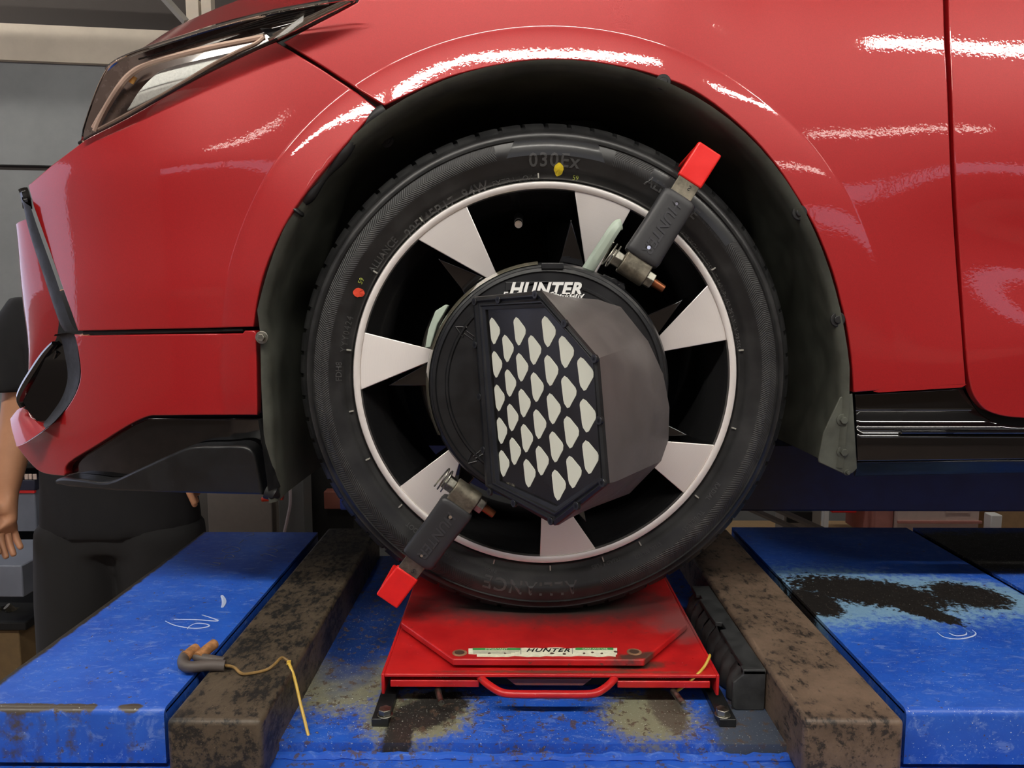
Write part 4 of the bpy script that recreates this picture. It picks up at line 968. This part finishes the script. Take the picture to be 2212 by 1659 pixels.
# two clamp arms
def arm(a, b, ya, yb, flip, name='clamp_arm'):
    """a: inner end pixel, b: outer hook end pixel"""
    A = PY(*a, ya); B = PY(*b, yb); d = (B - A).normalized(); s = Vector((0, -1, 0)).cross(d).normalized(); nrm = d.cross(s).normalized()
    if nrm.y > 0: nrm = -nrm
    if s.x < 0: s = -s
    L = (B - A).length
    def M(t): return A + d * (t * L)
    def fbox(t0, t1, w, h0, h1, m, nm, parent, bev=.0015, sg=2, w1=None):
        mb = MB(); w1 = w1 or w
        v = []
        for t, ww in ((t0, w), (t1, w1)):
            for (x, y) in ((-ww, h0), (ww, h0), (ww, h1), (-ww, h1)): v.append(M(t) + s * x + nrm * y)
        mb.add(v, [(0, 1, 2, 3), (7, 6, 5, 4), (0, 4, 5, 1), (1, 5, 6, 2), (2, 6, 7, 3), (3, 7, 4, 0)])
        return mb.build(nm, m, parent, bevel=bev, seg=sg)
    body = fbox(.02, .99, .0135, -.002, .003, M_STEELDULL, name, tg, .0006)
    # pivot block with saddle radius
    blk = MB(); prof = [(.006 + .0125 * math.cos(x), .0125 * math.sin(x)) for x in np.linspace(math.pi / 2, 1.85 * math.pi, 14)] + [(.020, -.002), (.040, -.002), (.040, .007), (.026, .0085)]
    blk.prism([M(0) + d * x + nrm * y - s * .0165 for x, y in prof], s * .033); blk.build('pivot_block', M_STEELDULL, body, bevel=.0012)
    # cross bolt with nut, washer and copper tip
    c0 = M(0) + d * .006
    mb = MB().cyl(c0 - s * .030, c0 - s * .0165, .0098, 6); mb.cyl(c0 + s * .0165, c0 + s * .026, .0098, 6); mb.build('cross_bolt', M_STEEL, body, bevel=.0008)
    MB().cyl(c0 + s * .026, c0 + s * .0415, .0052, 14, r2=.0046).build('bolt_tip', M_COPPER, body, bevel=.0006)
    cl = [c0 - s * .026 + d * (math.cos(x) * .014) + nrm * (math.sin(x) * .010) - s * (.006 * k / 24) for k, x in enumerate(np.linspace(0, 12.5, 40))]
    MB().tube(cl, .0010, 6).build('retaining_ring', M_STEEL, body)
    # rubber grip
    g0, g1 = (.11, .615); rows = []
    for t, k in ((g0, .80), (g0 + .012, .97), (g0 + .04, 1.02), (g0 + .08, 1.0), ((g0 + g1) / 2, .97), (g1 - .05, .985), (g1 - .015, .97), (g1, .8)):
        row = []
        for x in np.linspace(0, 2 * math.pi, 24, endpoint=False):
            cx, cy = math.cos(x), math.sin(x); e = .45
            row.append(M(t) + s * (.0215 * k * math.copysign(abs(cx) ** e, cx)) + nrm * (.003 + .0105 * k * math.copysign(abs(cy) ** e, cy)))
        rows.append(row)
    mb = MB().loft(rows, closed=True); nn = len(mb.v); mb.f.append(tuple(range(24))); mb.mi.append(0); mb.f.append(tuple(range(nn - 24, nn))[::-1]); mb.mi.append(0)
    grip = mb.build('grip', M_GRIP, body, angle=.8)
    tc = M((g0 + g1) / 2) + nrm * .01335
    tx = d if flip else -d
    ty_ = nrm.cross(tx)
    put_text('grip_lettering', 'HUNTER', .0170, tc, tx, ty_, mat('grip_rubber_raised', (60, 60, 63), .4), body, .0006, shear=.2, bold=.0003)
    for t, r in ((g0 + .09, .0042), (g1 - .07, .0034)):
        q = M(t) + nrm * .0136; MB().cyl(q - nrm * .002, q + nrm * .0001, r, 6).build('screw_hole', M_DARK, body); MB().cyl(q, q + nrm * .0004, r * .5, 10).build('screw_head', M_CHROME, body)
    # vinyl covered hook folded back over the tread
    hk_ = fbox(.735, 1.0, .0155, -.0035, .0045, M_HOOK, 'hook_cover', body, .0022, 3)
    mb = MB(); q = [M(.985) + s * x for x in (-.0155, .0155)]
    back = [p + Vector((0, .055, 0)) - d * .014 for p in q]
    v = [q[0] + nrm * .003, q[1] + nrm * .003, back[1], back[0]]; v2 = [p - d * .006 for p in v]
    mb.add(v + v2, [(0, 1, 2, 3), (7, 6, 5, 4), (0, 4, 5, 1), (1, 5, 6, 2), (2, 6, 7, 3), (3, 7, 4, 0)]); mb.build('hook_return', M_HOOK, body, bevel=.0018)
    put_text('size_stamp', 'S', .0085, M(.70) + nrm * .0032 + s * .004, s, -d, M_BLKPR, body, .0001)
    return body
arm((1362, 592), (1533, 322), -.052, -.040, False)
arm((1012, 1060), (836, 1297), -.052, -.040, True)
# bracket between the upper arm and the disc
MB().prism([PY(u, v, -.046) for u, v in ((1305, 592), (1350, 612), (1352, 634), (1342, 646), (1290, 618))], (0, .012, 0)).build('arm_bracket', M_TPLAST, tg, bevel=.001)
for (u, v) in ((1325, 610), (1341, 622)):
    p = PY(u, v, -.0465); MB().cyl(p, p + Vector((0, -.0015, 0)), .005, 14).build('bracket_screw', M_SATBLK, tg, bevel=.0004)

# ------------------------------------------------------------------ person standing beyond the bumper
def skin_obj(name, verts, edges, m, parent=None, sub=2, root=0):
    me = bpy.data.meshes.new(name); me.from_pydata([v[:3] for v in verts], edges, []); me.materials.append(m)
    o = bpy.data.objects.new(name, me); link(o, parent)
    o.modifiers.new('skin', 'SKIN')
    sk = me.skin_vertices[0].data
    for i, v in enumerate(verts):
        r = v[3] if isinstance(v[3], tuple) else (v[3], v[3]); sk[i].radius = r; sk[i].use_root = (i == root)
    o.modifiers['skin'].use_smooth_shade = True
    s = o.modifiers.new('sub', 'SUBSURF'); s.levels = sub; s.render_levels = sub
    return o
M_SKIN = mat('skin', (196, 142, 108), .5, var=.06, vscale=20)
M_SHIRT = mat('black_cotton', (20, 20, 23), .85, var=.2, vscale=10)
M_TROUS = mat('charcoal_denim', (30, 30, 31), .85, var=.25, vscale=8, bump=.4, bscale=25)
px_, py_ = -1.04, .92
def hand(base, dirv, side, r=.0095):
    """chain tuples for palm and five fingers; returns verts, edges relative to index 0 = wrist"""
    d = Vector(dirv).normalized(); s = Vector(side).normalized(); n_ = d.cross(s).normalized()
    b = Vector(base); V = []; E = []
    def add(p, rad): V.append((p.x, p.y, p.z, rad)); return len(V) - 1
    w0 = add(b, .026); pm = add(b + d * .045, (.030, .018)); pe = add(b + d * .082, (.034, .015)); E += [(w0, pm), (pm, pe)]
    for k, (off, ln) in enumerate(((-.030, .066), (-.010, .078), (.010, .074), (.029, .058))):
        q = b + d * .085 + s * off
        i0 = add(q + d * .012, r); i1 = add(q + d * (ln * .55) + n_ * .010, r * .9); i2 = add(q + d * ln * .95 + n_ * .028, r * .75)
        E += [(pe, i0), (i0, i1), (i1, i2)]
    t0 = add(b + d * .035 - s * .036, r * 1.2); t1 = add(b + d * .066 - s * .052 + n_ * .006, r * 1.05); t2 = add(b + d * .094 - s * .052 + n_ * .016, r * .85)
    E += [(pm, t0), (t0, t1), (t1, t2)]
    return V, E
BV = [(px_, py_, -.06, (.15, .10)), (px_, py_, .12, (.14, .10)), (px_, py_, .32, (.16, .11)), (px_, py_, .44, (.07, .07)), (px_, py_ - .01, .50, .052), (px_, py_ - .025, .58, (.075, .085)), (px_, py_ - .02, .665, (.07, .085))]
BE = [(i, i + 1) for i in range(6)]
def chain(start, pts):
    i = start
    for p in pts: BV.append(p); BE.append((i, len(BV) - 1)); i = len(BV) - 1
    return i
wl = chain(2, [(px_ - .18, py_, .37, .062), (px_ - .232, py_ - .01, .12, .046), (px_ - .243, py_ - .06, -.045, .032)])
wr = chain(2, [(px_ + .18, py_, .37, .062), (px_ + .25, py_ + .05, .17, .046), (px_ + .215, py_ - .03, .075, .032)])
for wi, dv, sd in ((wl, (.01, -.25, -1), (.25, 1, -.25)), (wr, (-.18, -.10, -1), (-.3, 1, 0))):
    V, E = hand(Vector(BV[wi][:3]) + Vector(dv).normalized() * .02, dv, sd); o0 = len(BV)
    BV += V; BE += [(a + o0, b + o0) for a, b in E]; BE.append((wi, o0))
for sx in (-1, 1): chain(0, [(px_ + sx * .095, py_, -.14, .085), (px_ + sx * .11, py_ - .01, -.52, .055), (px_ + sx * .12, py_, -.88, .038), (px_ + sx * .125, py_ - .13, -.945, (.04, .028))])
person = skin_obj('person', BV, BE, M_SKIN)
tag(person, 'person in black T-shirt and dark trousers standing behind the bumper, arm hanging', 'person')
def cloth(name, tubes, m, vox=.014):
    mb = MB()
    for path, rs in tubes:
        o = len(mb.v); n_ = len(path)
        for (x, y, z), (a, b) in zip(path, rs): mb.v += [(x + a * math.cos(t), y + b * math.sin(t), z) for t in np.linspace(0, 2 * math.pi, 20, endpoint=False)]
        for i in range(n_ - 1):
            for k in range(20): mb.f.append((o + i * 20 + k, o + i * 20 + (k + 1) % 20, o + (i + 1) * 20 + (k + 1) % 20, o + (i + 1) * 20 + k)); mb.mi.append(0)
        for q in (0, n_ - 1): mb.f.append(tuple(o + q * 20 + k for k in range(20))); mb.mi.append(0)
    ob = mb.build(name, m, person)
    rm = ob.modifiers.new('remesh', 'REMESH'); rm.mode = 'VOXEL'; rm.voxel_size = vox; rm.use_smooth_shade = True
    sm = ob.modifiers.new('smooth', 'SMOOTH'); sm.iterations = 4
    return ob
cloth('shirt', [([(px_, py_, z) for z in (.43, .38, .30, .10, -.06, -.17)], [(.10, .09), (.19, .115), (.205, .13), (.185, .125), (.19, .125), (.20, .13)]),
                ([(px_ - .17, py_, .41), (px_ - .215, py_, .33), (px_ - .24, py_ - .01, .18)], [(.06, .07), (.075, .08), (.07, .075)]), ([(px_ + .17, py_, .41), (px_ + .21, py_ + .01, .33), (px_ + .235, py_ + .02, .18)], [(.06, .07), (.075, .08), (.07, .075)])], M_SHIRT)
cloth('trousers', [([(px_, py_, z) for z in (-.04, -.12, -.21)], [(.17, .115), (.188, .12), (.18, .115)]),
                   ([(px_ - .095, py_, -.16), (px_ - .105, py_ - .005, -.35), (px_ - .115, py_ - .01, -.55), (px_ - .12, py_, -.75), (px_ - .12, py_, -.92)], [(.112, .115), (.112, .11), (.105, .10), (.095, .09), (.085, .085)]),
                   ([(px_ + .095, py_, -.16), (px_ + .11, py_ - .005, -.35), (px_ + .125, py_ - .01, -.55), (px_ + .13, py_, -.75), (px_ + .13, py_, -.92)], [(.108, .115), (.105, .11), (.10, .10), (.095, .09), (.085, .085)])], M_TROUS)
for sx in (-1, 1): skin_obj('shoe', [(px_ + sx * .12, py_ + .04, -.93, (.045, .04)), (px_ + sx * .125, py_ - .08, -.935, (.05, .035)), (px_ + sx * .13, py_ - .18, -.945, (.045, .025))], [(0, 1), (1, 2)], M_RUBBER, person, 2, 0)
hv = MB()
for i in range(9):
    th = i / 8 * math.pi * .62; hv.v += [(px_ + .083 * math.sin(th) * math.cos(a), py_ + .0 + .103 * math.sin(th) * math.sin(a), .635 + .10 * math.cos(th)) for a in np.linspace(0, 2 * math.pi, 20, endpoint=False)]
for i in range(8):
    for k in range(20): hv.f.append((i * 20 + k, i * 20 + (k + 1) % 20, (i + 1) * 20 + (k + 1) % 20, (i + 1) * 20 + k)); hv.mi.append(0)
hv.build('hair', mat('dark_hair', (22, 18, 16), .6), person)
fa = MB().tube([(px_, py_ - .108, .62), (px_, py_ - .125, .60), (px_, py_ - .108, .585)], [.008, .014, .008], 8).build('nose', M_SKIN, person)
for sx in (-1, 1):
    MB().tube([(px_ + sx * .03 - .008, py_ - .100, .625), (px_ + sx * .03 + .008, py_ - .100, .625)], .007, 8).build('eye', M_WHITE, person); MB().tube([(px_ + sx * .079, py_ - .01, .60), (px_ + sx * .086, py_ + .005, .62), (px_ + sx * .08, py_ + .01, .64)], [.006, .012, .007], 8).build('ear', M_SKIN, person)
MB().tube([(px_ - .025, py_ - .103, .555), (px_ + .025, py_ - .103, .555)], .006, 8).build('mouth', mat('lips', (150, 84, 74), .5), person)

# ------------------------------------------------------------------ workshop things in the background
def bbox(name, u0, v0, u1, v1, Y, depth, m, label, cat, bev=.004, zfloor=False, group=None, parent=None):
    a = PY(u0, v1, Y); b = PY(u1, v0, Y); z0 = FLOOR_Z if zfloor else a.z
    o = MB().box((a.x, Y, z0), (b.x, Y + depth, b.z)).build(name, m, parent, bevel=bev, recenter=parent is None)
    if label: tag(o, label, cat, group)
    return o
M_GREYEQ = mat('grey_blue_enamel', (118, 124, 138), .45, var=.1, vscale=8)
M_NAVY = mat('navy_enamel', (38, 42, 62), .5)
M_CARD = mat('cardboard', (170, 140, 104), .8, var=.08)
M_PALEB = mat('pale_carton', (214, 192, 180), .75, var=.05); M_PINKB = mat('pink_carton', (188, 128, 118), .75, var=.08)
Yc = 1.55
cab = empty('tool_cabinet', (PY(0, 1100, Yc).x, Yc, FLOOR_Z), 'grey tool cabinet with navy band and lettering beside the person\'s hand', 'cabinet')
bbox('body', -180, 1060, 74, 1148, Yc, .4, M_GREYEQ, None, None, parent=cab)
bbox('navy_band', -180, 1036, 74, 1060, Yc - .004, .4, M_NAVY, None, None, parent=cab)
bbox('red_line', -180, 1060, 74, 1065, Yc - .008, .01, M_REDPR, None, None, .0005, parent=cab)
bbox('upper_shelf', -180, 1000, 90, 1012, Yc - .02, .4, M_DARK, None, None, parent=cab)
bbox('back_panel', -180, 985, 90, 1036, Yc + .1, .3, M_DARK, None, None, parent=cab)
for k, (u, w_, m) in enumerate(((12, 8, M_NAVY), (26, 6, M_PALEB), (36, 5, M_PALEB), (45, 5, M_NAVY), (53, 7, M_PALEB), (62, 6, M_PALEB), (71, 7, M_PALEB))):
    bbox('lettering_block', u, 1024, u + w_, 1036, Yc - .006, .004, m, None, None, .001, parent=cab)
bbox('lower_shelf', -180, 1188, 72, 1216, Yc - .05, .45, M_DARK, None, None, parent=cab)
bbox('leg_panel', -180, 1216, 60, 1500, Yc + .15, .25, M_DARK, None, None, parent=cab)
p = PY(30, 1184, Yc - .02); o = MB().tube([p, p + Vector((.035, 0, .001))], .008, 10).tube([p + Vector((.0, -.002, 0)), p + Vector((-.05, 0, .02))], .011, 10).build('ratchet', M_CHROME, None, recenter=True)
tag(o, 'small chrome ratchet lying on the cabinet shelf near the hand', 'tool')
bbox('parts_bin', -90, 1222, 46, 1290, Yc - .33, .25, M_GREYEQ, 'pale grey plastic bin low beside the person\'s trouser leg', 'bin')
rb = random.Random(4); jar = []
for k in range(7):
    u, v = 6 + 9 * (k % 4) - 3 * (k // 4), 1326 + 16 * (k // 4) + rb.uniform(-4, 4); q = PY(u, v, Yc - .1)
    o = MB().cyl(q, q + Vector((rb.uniform(-.02, .02), rb.uniform(-.02, .0), rb.uniform(.015, .03))), .012, 8).cyl(q, q + Vector((.004, 0, .01)), .017, 6).build('metal_fitting', (M_STEELDULL, M_DARK, M_STEEL)[k % 3], None, recenter=True)
    tag(o, '%s metal fitting in the dark tray at the left edge, %s' % (('dull grey', 'black', 'shiny')[k % 3], ('back left', 'back, second from left', 'back, third from left', 'nearest the trouser leg', 'front left', 'front middle', 'front right')[k]), 'fitting', 'metal fittings heaped at the left edge')
bbox('parts_tray', -120, 1345, 55, 1362, Yc - .2, .3, M_DARK, 'dark tray holding loose metal fittings above the cardboard box', 'tray')
bbox('cardboard_box', -150, 1362, 40, 1500, Yc - .18, .3, mat('dull_cardboard', (120, 98, 66), .8, var=.1), 'brown cardboard box at the bottom left behind the blue plate', 'box')
o = bbox('spray_can', 190, 1284, 213, 1320, 1.5, .05, mat('cyan_can', (40, 150, 215), .35), 'bright blue and white can seen between the person\'s legs', 'can', .004); bbox('can_label', 202, 1284, 213, 1320, 1.498, .01, M_PALEB, None, None, .001, parent=o)
# behind the bumper's underside
bbox('grey_cabinet', 453, 980, 583, 1200, 2.1, .4, mat('warm_grey_panel', (120, 112, 106), .6, var=.06), 'plain warm grey cabinet side seen below the black splitter', 'cabinet', zfloor=True)
bbox('dark_pillar', 395, 950, 450, 1200, 2.2, .3, mat('dim_grey_panel', (84, 80, 76), .6), 'narrow darker grey pillar between the person and the grey cabinet', 'pillar', zfloor=True)
bbox('steel_column', 605, 960, 652, 1200, 2.0, .12, mat('column_grey', (84, 86, 86), .5), 'slim grey steel column with hose beside the front tyre', 'column', zfloor=True)
bbox('dark_locker', 655, 940, 760, 1200, 2.3, .4, M_DARK, 'dark locker behind the front of the tyre', 'locker', zfloor=True)
bbox('brown_box', 700, 1062, 760, 1100, 2.22, .06, mat('rust_brown_box', (120, 66, 54), .7), 'small rust brown box in front of the dark locker', 'box')
o = MB().tube(smooth_path([PY(626, 1040, 1.9), PY(627, 1085, 1.9), PY(622, 1115, 1.9), PY(612, 1160, 1.9)], 5), .006, 8).build('air_hose', mat('pale_hose', (176, 166, 170), .5), None, recenter=True); tag(o, 'pale grey hose hanging down the steel column', 'hose')
o = MB().tube([PY(566, 1079, 1.2), PY(585, 1077, 1.2), PY(600, 1072, 1.2), PY(612, 1073, 1.2)], [.007, .007, .012, .010], 10).build('hose_coupling', mat('orange_red_plastic', (200, 58, 36), .4), None, recenter=True); tag(o, 'orange red hose coupling just below the splitter end', 'coupling')
# under the far runway on the right
o = MB().box((0, 0, 0), (.022, .03, .4), Matrix.Translation(PY(1776, 1200, 2.2))).build('white_post', M_WHITE, None, bevel=.003, recenter=True); tag(o, 'white upright post under the far blue runway', 'post')
eq = bbox('test_cabinet', 1690, 1093, 1775, 1166, 2.3, .1, M_PURLIN, 'grey test cabinet with dark window left of the white post', 'cabinet')
bbox('dark_window', 1700, 1105, 1756, 1130, 2.29, .012, M_DARK, None, None, parent=eq)
for k, (a, b, lb) in enumerate((((1600, 1090), (1735, 1150), 'left'), ((1655, 1090), (1790, 1150), 'right'))):
    o = MB().tube([PY(*a, 1.75), PY(*b, 1.75)], .011, 4).build('diagonal_strut', M_PURLIN, None, smooth=False, recenter=True); tag(o, '%s of the two thin diagonal struts beneath the far runway' % lb, 'strut', 'diagonal struts beneath the far runway')
o = bbox('red_tray', 1797, 1085, 1852, 1108, 2.3, .2, M_HOOK, 'red plastic tray beside the white post', 'tray')
b1 = empty('carton', (PY(2000, 1140, 2.2).x, 2.3, FLOOR_Z), 'large pale carton with pink side under the far runway', 'box')
bbox('front_face', 1934, 1060, 2120, 1172, 2.2, .3, M_PALEB, None, None, .006, parent=b1); bbox('pink_side', 1886, 1060, 1934, 1170, 2.22, .28, M_PINKB, None, None, .006, parent=b1); bbox('lid_edge', 1940, 1126, 2122, 1131, 2.192, .01, M_PINKB, None, None, .001, parent=b1); bbox('address_label', 2044, 1099, 2098, 1108, 2.196, .005, M_PALEB, None, None, .0005, parent=b1)
o = bbox('brown_carton', 2150, 1070, 2330, 1170, 2.25, .3, M_CARD, 'brown cardboard carton at the right edge under the far runway', 'box')
o = bbox('white_packet', 2139, 1113, 2166, 1150, 2.15, .05, M_WHITE, 'small white packet leaning before the brown carton', 'packet')
bbox('shelf_board', 1590, 1200, 2500, 1215, 2.15, .5, M_CARD, 'low wooden board carrying the cartons under the far runway', 'shelf')
